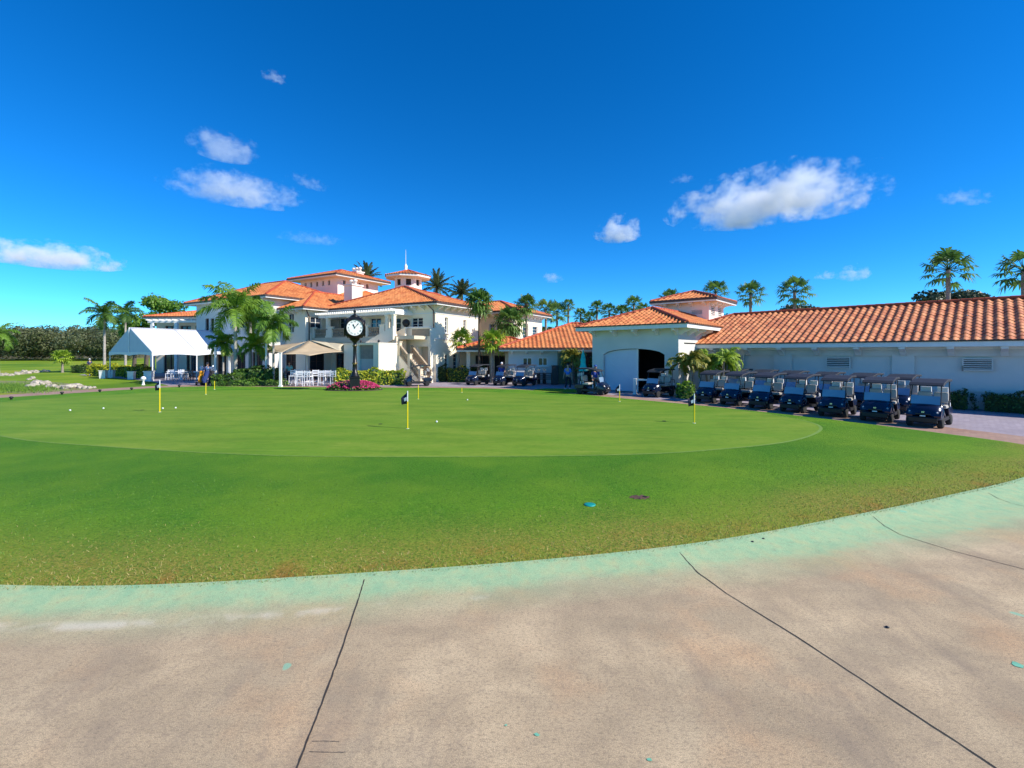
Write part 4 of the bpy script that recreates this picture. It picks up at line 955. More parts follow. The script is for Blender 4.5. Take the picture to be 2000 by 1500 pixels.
# ================================================================== GOLF CARTS
def make_cart():
    r=empty('golf_cart',(0,0,0),0,'navy golf cart','golf cart')
    # +x forward, y left. length 2.5, width 1.2
    m=MB()   # front cowl: rounded wedge by stations
    st=[(1.22,.30,.50,.40),(1.20,.34,.66,.50),(1.08,.36,.80,.57),(.85,.38,.92,.59),(.62,.38,1.0,.58)]
    vs=[];n=10
    for x,z0,z1,hw in st:
        ring=[(-hw,z0),(-hw*1.0,z0+(z1-z0)*.5),(-hw*.92,z0+(z1-z0)*.82),(-hw*.7,z1*.985),(-hw*.3,z1),(hw*.3,z1),(hw*.7,z1*.985),(hw*.92,z0+(z1-z0)*.82),(hw,z0+(z1-z0)*.5),(hw,z0)]
        vs+=[(x,a,b) for a,b in ring]
    fs=[(i*n+k,i*n+k+1,(i+1)*n+k+1,(i+1)*n+k) for i in range(len(st)-1) for k in range(n-1)]
    fs+=[tuple(range(n)),tuple(reversed(range((len(st)-1)*n,len(st)*n)))]
    m.add(vs,fs,0,True); m.build('front_cowl',NAVY,r,smooth=False)
    m=MB(); m.prism([(-1.22,.42),(-.55,.42),(-.45,.62),(-.45,.72),(-1.15,.74),(-1.25,.62)],-.57,.57); m.build('rear_body',NAVY,r,bevel=.04)
    for s_ in (-1,1):
        m=MB(); m.prism([(.42,.42),(.70,.62),(1.02,.62),(1.22,.42),(1.24,.50),(1.08,.70),(.68,.70),(.38,.5)],s_*.46-.1,s_*.46+.12); m.build('mudguard',NAVY,r)
    m=MB(); m.b2(-1.15,.75,-.55,.55,.30,.38); m.b2(-1.2,1.0,-.35,.35,.22,.30); m.b2(.0-.55,.7,-.57,.57,.26,.30); m.build('chassis',BLACKP,r)
    m=MB(); m.prism([(1.15,.20),(1.27,.24),(1.29,.40),(1.2,.46)],-.46,.46); m.b2(1.215,1.245,-.25,.25,.53,.57,1); m.build('front_bumper',BLACKP,r)
    for s_ in (-1,1):
        m=MB(); m.lathe([(.05,0),(.045,.03),(.02,.05)],12,(1.15,s_*.44,.62),axis='X'); m.build('headlight',mat('headlight_lens',(.45,.47,.5),(.35,.36,.38),3,.15),r)
    m=MB(); m.b2(1.225,1.24,-.05,.05,.60,.66); m.build('badge',CHROME,r)
    m=MB(); m.b2(1.255,1.275,-.09,.09,.46,.50); m.build('number_plate',WPL,r)
    m=MB(); m.b2(-.62,-.08,-.54,.54,.70,.84); m.build('seat',SEAT,r,bevel=.05)
    for s_ in (-1,1):
        m=MB(); m.box((-.66,s_*.275,1.12),(.12,.50,.46),ry=-.15); o=m.build('seat_back',SEAT,r,bevel=.06)
        m=MB(); m.box((-.735,s_*.275,1.12),(.05,.44,.40),ry=-.15); m.build('seat_shell',BLACKP,o)
    m=MB(); m.tube([(-.40,-.56,.80),(-.40,-.57,.98),(-.66,-.57,1.02)],.02,6); m.tube([(-.40,.56,.80),(-.40,.57,.98),(-.66,.57,1.02)],.02,6); m.build('armrest',BLACKP,r)
    for x,y in ((.80,-.50),(.80,.50),(-.82,-.52),(-.82,.52)):
        a=(x,y,.86 if x>0 else .72); b=((.50 if x>0 else -.96),y*.96,1.70 if x>0 else 1.80); m=MB(); m.tube([a,b],.022,6); m.build('roof_strut',BLACKP,r)
    m=MB(); m.prism([(-1.14,1.80),(-1.08,1.89),(-.2,1.90),(.5,1.78),(.68,1.68),(.66,1.64),(.45,1.69),(-.25,1.80),(-1.08,1.79)],-.58,.58); m.build('canopy',ROOFP,r,bevel=.03)
    m=MB(); m.box((.76,0,1.08),(.012,.96,.36),ry=-.34); m.build('windshield',mat('windshield_reflection',(.22,.33,.46),(.16,.25,.37),1,.06,spec=.9),r)  # sky reflection put into the pane's light blue base colour
    m=MB(); cx,cz=.30,1.06
    pts=[(cx-.03*math.sin(R(60))*0+.17*math.cos(t)*.45,.27+.17*math.sin(t),cz+.17*math.cos(t)*.9) for t in [i*math.pi/6 for i in range(13)]]
    m.tube(pts,.014,5,cap=False); m.tube([(cx,.27,cz),(.62,.27,.80)],.018,5); m.tube([pts[3],pts[9]],.012,4); m.build('steering_wheel',BLACKP,r)
    for x in (.86,-.80):
        for s_ in (-1,1):
            m=MB(); c=(x,s_*.50,.225); m.lathe([(.13,-.095),(.19,-.10),(.222,-.07),(.228,0),(.222,.07),(.19,.10),(.13,.095)],18,c,axis='Y'); t=m.build('tyre',RUBBER,r)
            m=MB(); m.lathe([(.0,s_*.05),(.05,s_*.085),(.10,s_*.075),(.13,s_*.092),(.128,-s_*.05)],14,c,axis='Y'); m.build('rim',RIM,t)
    m=MB(); m.b2(-1.30,-1.0,-.45,.45,.40,.46); m.tube([(-1.1,-.45,1.15),(-1.28,-.42,1.12),(-1.28,.42,1.12),(-1.1,.45,1.15)],.018,5); m.tube([(-1.28,-.42,1.12),(-1.25,-.42,.45)],.018,5); m.tube([(-1.28,.42,1.12),(-1.25,.42,.45)],.018,5); m.build('bag_rack',BLACKP,r)
    m=MB(); m.lathe([(.05,.46),(.06,.5),(.06,.85),(.05,.9)],10,(-1.15,.45,0)); m.build('seed_bottle',WPL,r)
    m=MB(); m.b2(-.5,-.3,-.1,.1,1.72,1.78); m.box((.50,0,1.68),(.05,.34,.07)); m.build('mirror',CHROME,r)
    m=MB()
    for y_ in (-.28,.28): m.box((-.95,y_,1.42),(.10,.36,.24),ry=.1)
    m.build('club_covers',WPL,r)
    return r
cart0=make_cart(); cart0.scale=(.82,.80,.86)
HD=math.atan2(-.60,-.80)
ord_=['first','second','third','fourth','fifth','sixth','seventh']
frontpx=[(1377,788),(1432,792),(1500,799),(1572,806),(1645,815),(1722,826),(1817,838)]
first=True; FR=[]
for i,(px,py) in enumerate(frontpx):
    # front axle position then centre
    d=F*CH/(py-H); x=(px-1000)/F*d; FR.append((x,d))
A0=np.array(FR[0]);A1=np.array(FR[-1])
for i in range(7):
    x,y=A0+(A1-A0)*(i/6)*1.0
    c=(x+.55*math.cos(HD+math.pi)+.35,y+.55*math.sin(HD+math.pi)+.55,0)
    where={0:'at the far left end of the front row, before the arching palm',6:'nearest the camera, alone at the right end of the front row'}.get(i,f'{ord_[i]} from the left in the front row')
    lab=f'navy golf cart {where}'
    if first: cart0.location=c; cart0.rotation_euler=(0,0,HD+.02); cart0['label']=lab; cart0['group']='golf carts in the two parked rows'; first=False
    else: dup(cart0,c,HD+random.uniform(-.09,.09),lab,'golf carts in the two parked rows')
bpx=[1440,1492,1548,1617,1688,1762]; hv=np.array([math.cos(HD),math.sin(HD)])
Bo=A0-hv*4.0+np.array([.35,.55]); dv=(A1-A0)/np.linalg.norm(A1-A0)
for i,px in enumerate(bpx):
    k=(px-1000)/F; t=(k*Bo[1]-Bo[0])/(dv[0]-k*dv[1]); c=Bo+dv*t
    dup(cart0,(c[0],c[1],0),HD+random.uniform(-.05,.05),f'navy golf cart {ord_[i]} from the left in the back row against the barn','golf carts in the two parked rows')
def cart_at(px,py,rz,lab,g='golf carts parked by the clubhouse'):
    x,y=W(px,py); o=dup(cart0,(x,y,0),rz,lab,g); return o
c_gate=cart_at(1287,774,math.atan2(-.6,-.8),'navy golf cart parked alone before the open arched gate')
c_c1=cart_at(933,751,math.atan2(-.8,-.6),'navy golf cart before the colonnade, leftmost of three near the pro shop')
cart_at(986,752,math.atan2(-.78,-.62),'navy golf cart middle of three near the pro shop')
cart_at(1025,753,math.atan2(-.78,-.62),'navy golf cart right of three near the pro shop bench')
cart_at(816,753.5,math.atan2(-.35,-.93),'navy golf cart at the foot of the clubhouse stairs')
c_um=cart_at(1157,770,math.atan2(-.55,.83),'navy golf cart facing right in front of the teal umbrella','golf carts parked by the clubhouse')
# ================================================================== PALMS AND TREES
def palm_root(name,label,group,cat='palm tree'): return empty(name,(0,0,0),0,label,cat,group)
def trunk(r,h,r0,r1,m,lean=0,bulge=False,crownshaft=None,n=9):
    t=MB(); pts=[];rad=[]
    for i in range(n+1):
        f=i/n; pts.append((lean*f*f,0,h*f-.05 if i==0 else h*f)); q=r0+(r1-r0)*f
        if i==0: q*=1.25
        rad.append(q*(1+.04*random.uniform(-1,1)))
    t.tube(pts,rad,10); o=t.build('trunk',m,r)
    if crownshaft:
        t=MB(); t.tube([(lean,0,h-.02),(lean,0,h+crownshaft*.4),(lean,0,h+crownshaft)],[r1*1.15,r1*1.2,r1*.5],8); t.build('crownshaft',L_LIME if crownshaft>.1 else m,r)
    return (lean,0,h+(crownshaft or 0)*.9)
def royal(label,h,R_=2.6,nf=20,lean=0,mt=L_ROY,group='feather palms on the left',tm=TRUNKR,r0=.17,name='feather_palm',el0=-.35,el1=1.35,ll=.62,cs=.7,dr=1.5):
    r=palm_root(name,label,group); b=trunk(r,h,r0,r0*.62,tm,lean,crownshaft=cs)
    fr=[]
    for i in range(nf):
        f=(i+.5)/nf; el=el0+(el1-el0)*f; fr.append((i*2.39996+random.uniform(-.2,.2),el,R_*(.85+.3*random.random()),dr*(.7+.5*random.random())*(1.1-.4*f),(b[0],b[1],b[2]),ll))
    feather_fronds(fr,mt,r); return r
def fanp(label,h,rad=1.3,fan=.75,n=34,mt=L_FAN,tm=TRUNK,r0=.16,lean=0,group='fan palms around the clubhouse',name='fan_palm',elmin=-1.0,boot=0):
    r=palm_root(name,label,group); b=trunk(r,h,r0,r0*.8,tm,lean)
    if boot:
        t=MB(); t.lathe([(r0*.8,h-boot),(r0*1.5,h-boot*.7),(r0*1.8,h-.1),(r0*.8,h+.15)],9,(lean,0,0)); t.build('old_leaf_bases',TRUNKD,r)
    fan_fronds(mt,r,n,rad,fan,(b[0],b[1],b[2]),elmin=elmin); return r
def put(r,px,d,rz=None,s=1):
    x,y=at(px,d); r.location=(x,y,0); r.rotation_euler=(0,0,random.uniform(0,6.28) if rz is None else rz)
    if s!=1: r.scale=(s,s,s)
    return r
# royal palms by the terrace
put(royal('tallest royal palm, with grey trunk left of the terrace',zz(600,36.2)-.7,2.7,15,ll=.85),460,36.2,.4)
put(royal('royal palm just right of the tallest one, crown partly behind it',zz(612,38.5)-.7,2.0,13,mt=L_ROY,ll=.7,el0=-.7,dr=1.1),489,38.5,1.9)
put(royal('slim short royal palm nearest the shade sails',zz(630,36.0)-.5,1.9,14,mt=L_BRIGHT,r0=.11,ll=.7,el0=-.8,dr=1.2,cs=.5),534,36.0,2.7)
put(royal('low arching palm with yellowish fronds under the tall royal palms',zz(672,37)-.4,1.5,13,mt=L_LIME,r0=.1,el0=-.6,cs=.3,ll=.55),500,37.3,1)
put(royal('low yellowish palm beside the right end of the white tent',zz(668,40)-.4,1.5,13,mt=L_LIME,r0=.1,el0=-.6,cs=.3,ll=.55),436,40,1)
put(royal('royal palm behind the white planters, reddish crownshaft',zz(612,58)-.7,2.4,14,mt=L_DARK,el0=-.75,ll=.8),204,58,.2)
put(royal('royal palm peeking above the tent peak',zz(612,64)-.7,2.2,13,mt=L_DARK,el0=-.7,ll=.8),245,64,2.2)
put(royal('palm cut by the left edge of the view',zz(655,56)-.5,2.2,13,mt=L_BRIGHT,el0=-.5,ll=.65),-4,56,.2)
put(fanp('small bushy fan palm on the left fairway',zz(697,58),.95,.75,26,L_LIME,group='fan palms around the clubhouse',r0=.13,elmin=-.9),122,58)
# sabal palms right of the clubhouse
F0=fanp('tall thin cabbage palm at the corner of the clubhouse side',zz(590,38.8),1.05,.85,40,L_FAN,TRUNKD,.12,boot=.8,elmin=-1.2); put(F0,936,38.8,.3)
put(fanp('shaggy cabbage palm rising behind the low tiled roof',zz(628,44),1.5,.95,46,L_FAN,TRUNKD,.15,boot=.6,elmin=-1.3),995,44.0)
put(fanp('slim cabbage palm above the colonnade roof',zz(595,47),1.1,.75,34,L_FAN,TRUNK,.13,boot=.5,elmin=-1.2),1028,47)
put(fanp('bright green young palm leaning beside the sunlit clubhouse wall',zz(664,40.2),1.0,.75,26,L_LIME,TRUNK,.11,lean=.35),894,40.2,.0)
put(fanp('bright green young palm in front of the colonnade',zz(666,38.4),1.0,.8,26,L_LIME,TRUNK,.12),962,38.4)
# date palms behind the clubhouse roof
def datep(label,px,d,py,R_):
    r=royal(label,zz(py,d),R_,30,mt=L_DATE,group='date palms behind the clubhouse',tm=TRUNKD,r0=.3,name='date_palm',el0=-.3,el1=1.45,ll=.42,cs=0.05,dr=.7); put(r,px,d)
datep('date palm beside the pink tower chimney',716,66,545,2.6)
datep('date palm just right of the octagonal cupola',853,64,562,2.7)
datep('date palm above the clubhouse ridge beside the tall cabbage palm',902,64,574,2.3)
# washingtonias behind the barn
def wash(label,px,d,py,rad,group='fan palms behind the cart barn',mt=L_DARK,n=27):
    r=fanp(label,zz(py,d),rad*1.25,rad*.60,n,mt,TRUNK,.17,group=group,elmin=-.8); put(r,px,d)
wash('biggest fan palm above the barn roof near the right',1852,34,527,1.35)
wash('fan palm cut by the right edge of the view',1999,34,530,1.45)
wash('fan palm above the barn roof, rightmost of the middle three',1552,44,570,1.35)
wash('fan palm above the barn roof, middle one of three',1466,48,575,1.25)
wash('fan palm directly behind the lantern tower roof',1398,50,572,1.3)
wash('small fan palm peeking left of the lantern tower',1309,52,585,1.1)
for px,py,d,rad,l in ((1238,596,60,1.15,'bushy fan palm left of the gatehouse roof'),(1214,612,58,1.0,'short fan palm among the palms behind the pro shop'),(1190,608,62,1.0,'half hidden fan palm left of the short one'),(1166,602,64,1.05,'fan palm halfway between thin palm and gatehouse'),(1134,616,66,1.0,'dark fan palm above the pro shop ridge'),(1110,597,60,.85,'tall thin fan palm standing free in the gap'),(1066,606,56,1.3,'tall pale fan palm at the right end of the clubhouse'),(1088,612,60,1.35,'broad light green fan palm right of the clubhouse'),(1256,606,62,.9,'small fan palm touching the gatehouse roof'),(1152,622,70,1.0,'low distant fan palm behind the pro shop')):
    wash(l,px,d,py,rad,'fan palms between clubhouse and gatehouse',L_FAN if px<1100 else L_DARK)
def tree(label,px,d,blobs,h_tr,n,size,mt,name='broadleaf_tree',group=None,tr=.25):
    x,y=at(px,d); r=empty(name,(x,y,0),random.uniform(0,1),label,'tree',group); t=MB(); t.tube([(0,0,-.1),(.1,0,h_tr*.5),(0,.1,h_tr)],[tr*1.3,tr,tr*.8],8)
    for b in blobs: t.tube([(0,.1,h_tr*.8),((b[0])*.5,(b[1])*.5+.05,(h_tr+b[2])*.5),(b[0]*.9,b[1]*.9,b[2])],[tr*.6,tr*.35,tr*.1],6)
    t.build('trunk',BARK,r); crown('crown',blobs,n,size,mt,r); return r
def rb(n,R_,z,rz,s=1):
    return [(random.uniform(-R_,R_),random.uniform(-R_,R_)*.7,z+random.uniform(-rz,rz),s*random.uniform(.7,1.2),s*random.uniform(.7,1.2),s*random.uniform(.5,.8)) for _ in range(n)]
tree('wide dark oak behind the barn roof under the biggest fan palm',1858,62,rb(16,3.6,zz(592,62),.7,1.9),6,6500,.5,L_OAK,'oak_tree',tr=.4)
tree('small dark tree top behind the barn under the right one of three palms',1568,62,rb(7,2.2,zz(612,62),.4,1.4),5,1800,.4,L_OAK,'oak_tree')
tree('tiny dark tree top between lantern tower and barn ridge',1424,60,rb(4,.9,zz(622,60),.2,.9),4,700,.35,L_OAK,'oak_tree')
tree('rounded green tree behind the low left clubhouse roof',326,76,rb(9,1.6,zz(590,76)-1,1.2,1.7),6,2600,.45,L_BRIGHT)
tree('leafy green tree above the middle of the tent ridge',285,74,rb(9,2.0,zz(622,74)-1,1.0,1.6),5,2600,.45,L_BRIGHT)
tree('green tree behind the tent peak',262,78,rb(8,1.8,zz(640,78)-1,1.0,1.6),5,2300,.45,L_ROY)
tree('low lime green tree behind the tent ridge',322,68,rb(6,2.0,zz(646,68)-1,.6,1.3),4,1700,.4,L_LIME)
tree('dark low trees filling the gap behind the pro shop',1100,74,rb(12,6,zz(650,74)-1,1.0,2.2),4,3600,.5,L_BOX)
tree('green undergrowth tree behind the pro shop roof right part',1180,72,rb(12,5,zz(640,72)-1,1.2,2.0),4,3600,.5,L_BOX)
# far wood beyond the fairway
B=[]
for i in range(150):
    px=random.uniform(-260,260); d=random.uniform(135,190); x,y=at(px,d); top=zz(random.uniform(634,660),d); B.append((x,y,top*.55,random.uniform(3.5,6.5),random.uniform(3,5),top*.5))
    for k in range(3): B.append((x+random.uniform(-5,5),y-3,top*random.uniform(.5,.86),random.uniform(1.8,3.2),2.2,random.uniform(1.6,2.6)))
wd=crown('woodland',B,170000,.62,L_WOOD,None); tag(wd,'distant grey green wood beyond the fairway on the left','woodland',kind='stuff')
# arching palms against the gatehouse corner
def clump(label,px,d,stems,zt,R_,mt,seed=0,ll=.45,name='areca_palm',sp=.6,nf=11):
    x,y=at(px,d); r=empty(name,(x,y,0),0,label,'palm tree','arching palms by the gatehouse')
    t=MB(); fr=[]
    for k in range(stems):
        a=k*2.4; bx,by=sp*math.cos(a)*random.random(),sp*math.sin(a)*random.random(); tx,ty=bx*2.2,by*1.5; z=zt*random.uniform(.72,1.0)
        t.tube([(bx,by,0),((bx+tx)/2,(by+ty)/2,z*.5),(tx,ty,z)],[.07,.06,.045],7)
        for i in range(nf): fr.append((i*2.4+random.random(),-.5+1.8*(i+.5)/nf,R_*random.uniform(.8,1.15),1.7,(tx,ty,z),ll))
    t.build('trunk',TRUNK,r); feather_fronds(fr,mt,r,nl=26); return r
clump('left arching palm with golden fronds at the gatehouse corner',1346,26.2,3,2.3,.95,GOLDF,sp=.3,nf=8,ll=.34)
clump('right arching palm clump before the cart barn wall',1398,26.8,5,2.35,1.05,L_LIME,sp=.7,ll=.32,nf=9)
clump('potted arching palm above the olive partition',1118,36.2,3,2.75,1.1,GOLDF,sp=.15,nf=8)
# hedges and shrubs
def hedge_px(pxa,pxb,d,Ht,label,mt,Wd=.9,rz=0,size=.15,mt2=None,n=None,group=None,cat='hedge',d2=None):
    xa,_=at(pxa,d); xb,yb=at(pxb,d2 or d); x,y=(xa+xb)/2,(d+(d2 or d))/2; return hedge('hedge',x,y,math.atan2((d2 or d)-d,xb-xa),math.hypot(xb-xa,(d2 or d)-d),Wd,Ht,mt,label,n,size,cat,group,mt2)
hedge_px(657,788,35.2,1.12,'yellow green hedge behind the street clock',L_HEDGE,1.0,size=.17,mt2=L_BRIGHT,d2=36.4)
hedge_px(182,246,49.5,1.15,'yellow leaved hedge left of the tent behind the planters',L_HEDGE,1.0,size=.18,d2=48.5)
hedge_px(249,290,46.6,1.1,'darker green hedge at the foot of the tent gable',L_HEDGE,1.0,size=.18,mt2=L_BOX,d2=45.4)
hedge_px(856,872,40.2,1.25,'dark rounded shrub left at the sunlit clubhouse wall',L_BOX,.9,size=.14)
hedge_px(876,916,39.6,1.15,'broad green shrub right at the sunlit clubhouse wall',L_BOX,1.0,size=.14,mt2=L_HEDGE)
hedge_px(920,948,41.5,1.3,'dark shrub inside the colonnade behind the leftmost parked cart',L_BOX,.8)
for pa,pb,l in ((1856,1890,'short dark hedge at the barn wall just right of the nearest cart'),(1924,2040,'long dark hedge at the barn wall at the right edge')):
    ua,ub=BF.ux(pa,-.6),BF.ux(pb,-.6); a=BF.w((ua+ub)/2,-.6); hedge('hedge',a[0],a[1],BF.a,ub-ua,.7,.74,L_BOX,l,None,.10)
hedge_px(1326,1348,25.6,.8,'leafy shrub at the foot of the golden palm by the gatehouse',L_ROY,.8,size=.2)
hedge_px(1153,1178,34.5,2.25,'tall dark shrub between partition and gatehouse',L_BOX,.7,size=.2)
hedge_px(425,470,35.6,.75,'left dark shrub bed around the tallest royal palm',L_BOX,1.6,size=.2,mt2=L_ROY)
hedge_px(468,542,36.6,1.25,'large dark shrub bed between the royal palms',L_DARK,1.8,size=.24,mt2=L_BOX)
hedge_px(420,556,34.9,.38,'low bright ground cover edging the palm bed',L_BRIGHT,.7,size=.12)
hedge_px(145,182,57,.9,'dark green hedge beyond the left fairway path',L_BOX,.9)
hedge_px(1455,1520,33.5,2.2,'dark shrub top showing above the back row carts',L_BOX,.0+.7,size=.2) if False else None
# flower bed under the clock
FBx,FBy=at(691,30.6); fb=empty('flower_bed',(FBx,FBy,0),0,'round bed of pink flowers around the street clock','flower bed')
n=3000; a=RS.rand(n)*6.283; rr=np.sqrt(RS.rand(n)); P_=np.c_[rr*np.cos(a)*1.85,rr*np.sin(a)*1.05,np.zeros(n)]; zt_=.62*(1-rr**3*.75)*(.8+.25*np.sin(P_[:,0]*4)); P_[:,2]=zt_*(.25+.75*RS.rand(n)**.5)
nr=rdir(n)*.8+np.array([0,-.2,.9]); leaf_mesh('foliage',P_,nr,np.cross(nr,rdir(n)),.15+.1*RS.rand(n),L_BRIGHT,fb,None,1.6,[L_BRIGHT,L_BOX],(RS.rand(n)<.45).astype(int))
n=2600; a=RS.rand(n)*6.283; rr=np.sqrt(RS.rand(n)); P_=np.c_[rr*np.cos(a)*1.8,rr*np.sin(a)*1.0,np.zeros(n)]; keep=(np.sin(P_[:,0]*2.6+.4)+.7*np.sin(P_[:,1]*4+P_[:,0]*5)>.1)|(P_[:,0]>.75); keep=keep|(RS.rand(n)<.25); P_=P_[keep]; rr=rr[keep]; n=len(P_)
P_[:,2]=.64*(1-rr**3*.7)+.04*RS.rand(n)+.02; nr=rdir(n)*.6+np.array([0,-.3,.9]); leaf_mesh('blossoms',P_,nr,np.cross(nr,rdir(n)),.07+.05*RS.rand(n),PINK,fb,None,1.1)
m=MB(); m.lathe([(1.0,.0),(1.0,.1),(.5,.2)],24,(0,0,0)); o=m.build('soil',mat('soil',(.06,.04,.03),(.04,.03,.02),6,.95),fb); o.scale=(1.95,1.12,.6); o.location=(0,0,.03)
# ================================================================== STREET CLOCK
cx0,cy0=at(693,30.0); ck=empty('street_clock',(cx0,cy0,.0),-math.atan2(cx0,cy0)+.0,'black four sided street clock on a fluted post above the pink flower bed','street clock')
ck.scale=(.92,.92,.95)
m=MB(); m.b2(-.42,.42,-.42,.42,0,.16); m.b2(-.34,.34,-.34,.34,.16,.95); m.b2(-.38,.38,-.38,.38,.95,1.03); m.build('base',CLK,ck,bevel=.02)
m=MB(); m.lathe([(.30,1.03),(.32,1.10),(.22,1.22),(.24,1.30),(.17,1.36),(.15,1.9),(.18,1.94),(.18,2.0),(.14,2.04),(.115,3.1),(.15,3.16),(.15,3.22),(.12,3.26),(.12,3.4),(.22,3.52),(.34,3.6),(.36,3.66)],16); m.build('post',CLK,ck)
for z in (1.92,1.98,3.19): m=MB(); m.lathe([(.15,z-.015),(.195,z-.01),(.195,z+.01),(.15,z+.015)],16); m.build('gold_ring',CLKG,ck)
zc=4.42; m=MB()
prof=[(.30,3.66),(.40,3.74),(.62,3.86),(.66,3.98),(.66,4.84),(.60,4.98),(.46,5.10),(.30,5.20),(.12,5.26)]
vs=[];fs=[]
for hw,z in prof:
    c=hw*.82; vs+=[(-c,-hw,z),(c,-hw,z),(hw,-c,z),(hw,c,z),(c,hw,z),(-c,hw,z),(-hw,c,z),(-hw,-c,z)]
for a in range(len(prof)-1): fs+=[(a*8+k,a*8+(k+1)%8,(a+1)*8+(k+1)%8,(a+1)*8+k) for k in range(8)]
fs+=[tuple(reversed(range(8))),tuple(range(len(prof)*8-8,len(prof)*8))]; m.add(vs,fs); hd=m.build('head',CLK,ck,bevel=.02)
m=MB(); m.lathe([(.3,5.18),(.34,5.24),(.2,5.34),(.08,5.4),(.06,5.5),(.11,5.58),(.06,5.68),(.03,5.72),(.012,5.9)],12); m.build('finial',CLK,ck)
for i in range(4):
    a=math.pi/4+i*math.pi/2; m=MB(); x,y=.84*math.cos(a),.84*math.sin(a); m.tube([(x*.8,y*.8,3.75),(x*1.0,y*1.0,3.95),(x*1.05,y*1.05,4.4),(x*1.0,y*1.0,4.8),(x*.7,y*.7,5.0)],[.03,.05,.035,.05,.02],6); m.lathe([(.02,4.98),(.06,5.02),(.05,5.1),(.01,5.16)],8,(x*.75,y*.75,0)); m.build('scroll',CLK,ck)
def text_mesh(txt,size,M,mt,parent,name='numeral',ext=.004):
    c=bpy.data.curves.new('t','FONT'); c.body=txt; c.size=size; c.align_x='CENTER'; c.align_y='CENTER'; c.extrude=ext; o=bpy.data.objects.new('t',c); COL.objects.link(o)
    dg=bpy.context.evaluated_depsgraph_get(); me=bpy.data.meshes.new_from_object(o.evaluated_get(dg)); bpy.data.objects.remove(o); me.transform(M); me.materials.clear(); me.materials.append(mt)
    q=bpy.data.objects.new(name,me); COL.objects.link(q); q.parent=parent; return q
for f in range(4):
    a=f*math.pi/2; off=.72*.96+.01 if f%2 else .31
    if f%2: off=.705
    Mr=Matrix.Rotation(a,4,'Z')
    def T(x,z,y): return Mr@Matrix.Translation((x,y,z))
    def add(m,name,mt,par): 
        m.v=[tuple(Mr@Vector(p)) for p in m.v]; return m.build(name,mt,par)
    Y=-.67
    m=MB(); m.lathe([(.56,Y+.03),(.60,Y),(.60,Y-.05),(.545,Y-.06),(.545,Y-.02)],36,(0,0,zc),axis='Y'); bz=add(m,'bezel',CLKG if False else CLK,ck)
    m=MB(); m.lathe([(.545,Y-.005),(.545,Y-.022)],36,(0,0,zc),axis='Y'); dl=add(m,'dial',DIAL,ck)
    m=MB(); m.lathe([(.50,Y-.024),(.508,Y-.026),(.508,Y-.027),(.50,Y-.027)],36,(0,0,zc),axis='Y')
    for k in range(12):
        t=k*math.pi/6; n_=['XII','I','II','III','IIII','V','VI','VII','VIII','IX','X','XI'][k]
        M=Mr@Matrix.Translation((math.sin(t)*.42,Y-.028,zc+math.cos(t)*.42))@Matrix.Rotation(t,4,'Y')@Matrix.Rotation(R(90),4,'X')
        text_mesh(n_,.155,M,CLK,dl)
    for ang,L,w_ in ((R(-27),.27,.05),(R(40),.42,.035)):
        m=MB(); m.box((0,0,L*.42),(w_,.012,L*1.16)); m.box((0,0,L*.75),(w_*1.9,.012,L*.18)); m.v=[tuple(Matrix.Translation((0,Y-.045 if L<.3 else Y-.055,zc))@Matrix.Rotation(ang,4,'Y')@Vector(p)) for p in m.v]; add(m,'clock_hand',CLK,dl)
# ================================================================== TENT
TN=Frame(*at(297,41.0),-30); tent=empty('marquee_tent',(TN.o[0],TN.o[1],0),TN.a,'white gabled marquee tent beside the clubhouse','tent')
TW,TL,ze,zr=9.3,7.4,2.62,4.98
def cloth2(P00,P10,P11,P01,n=10,sag=.12):
    vs=[];P=[Vector(p) for p in (P00,P10,P11,P01)]
    for j in range(n+1):
        for i in range(n+1):
            u,v=i/n,j/n; q=(P[0]*(1-u)+P[1]*u)*(1-v)+(P[3]*(1-u)+P[2]*u)*v; q=q-Vector((0,0,sag*math.sin(math.pi*u)*math.sin(math.pi*v))); vs.append(tuple(q))
    return vs,[(j*(n+1)+i,j*(n+1)+i+1,(j+1)*(n+1)+i+1,(j+1)*(n+1)+i) for j in range(n) for i in range(n)]
for k,(ya,yb) in enumerate(((0,TL/2),(TL/2,TL))):
    m=MB(); vs,fs=cloth2((0,ya,ze),(0,yb,ze),(-TW/2,yb,zr),(-TW/2,ya,zr)); m.add(vs,fs,0,True); vs,fs=cloth2((-TW,ya,ze),(-TW,yb,ze),(-TW/2,yb,zr),(-TW/2,ya,zr)); m.add(vs,fs,0,True); o=m.build('roof_cloth',CANV,tent); sd_=o.modifiers.new('t','SOLIDIFY'); sd_.thickness=.02
for y in (0.01,TL-.01):
    m=MB(); m.add([(0,y,ze),(-TW/2,y,zr-.03),(-TW,y,ze)],[(0,1,2)]); o=m.build('gable',mat('gable_canvas_shaded',(.62,.68,.78),(.58,.64,.75),1.2,.65,trans=.1),tent); s_=o.modifiers.new('t','SOLIDIFY'); s_.thickness=.02  # gable cloth darker and bluer than the roof, its shade put into the colour
m=MB(); 
for y in (TL/2,): m.tube([(.02,y,ze+.02),(-TW/2,y,zr+.03),(-TW-.02,y,ze+.02)],.035,6)
m.tube([(-TW/2,-.03,zr-.0),(-TW/2,-.03,ze-.0)],.05,6); m.build('seam_pole',TRIM,tent)
def valance(p0,p1,n=9):
    m=MB(); p0=Vector(p0);p1=Vector(p1); k=n*6; vs=[]
    for i in range(k+1): q=p0.lerp(p1,i/k); s=abs(math.sin(math.pi*i/k*2)); vs+=[tuple(q),(q.x,q.y,q.z-.34+.12*s)]
    m.add(vs,[(2*i,2*i+2,2*i+3,2*i+1) for i in range(k)]); o=m.build('valance',CANV,tent); s_=o.modifiers.new('t','SOLIDIFY'); s_.thickness=.015
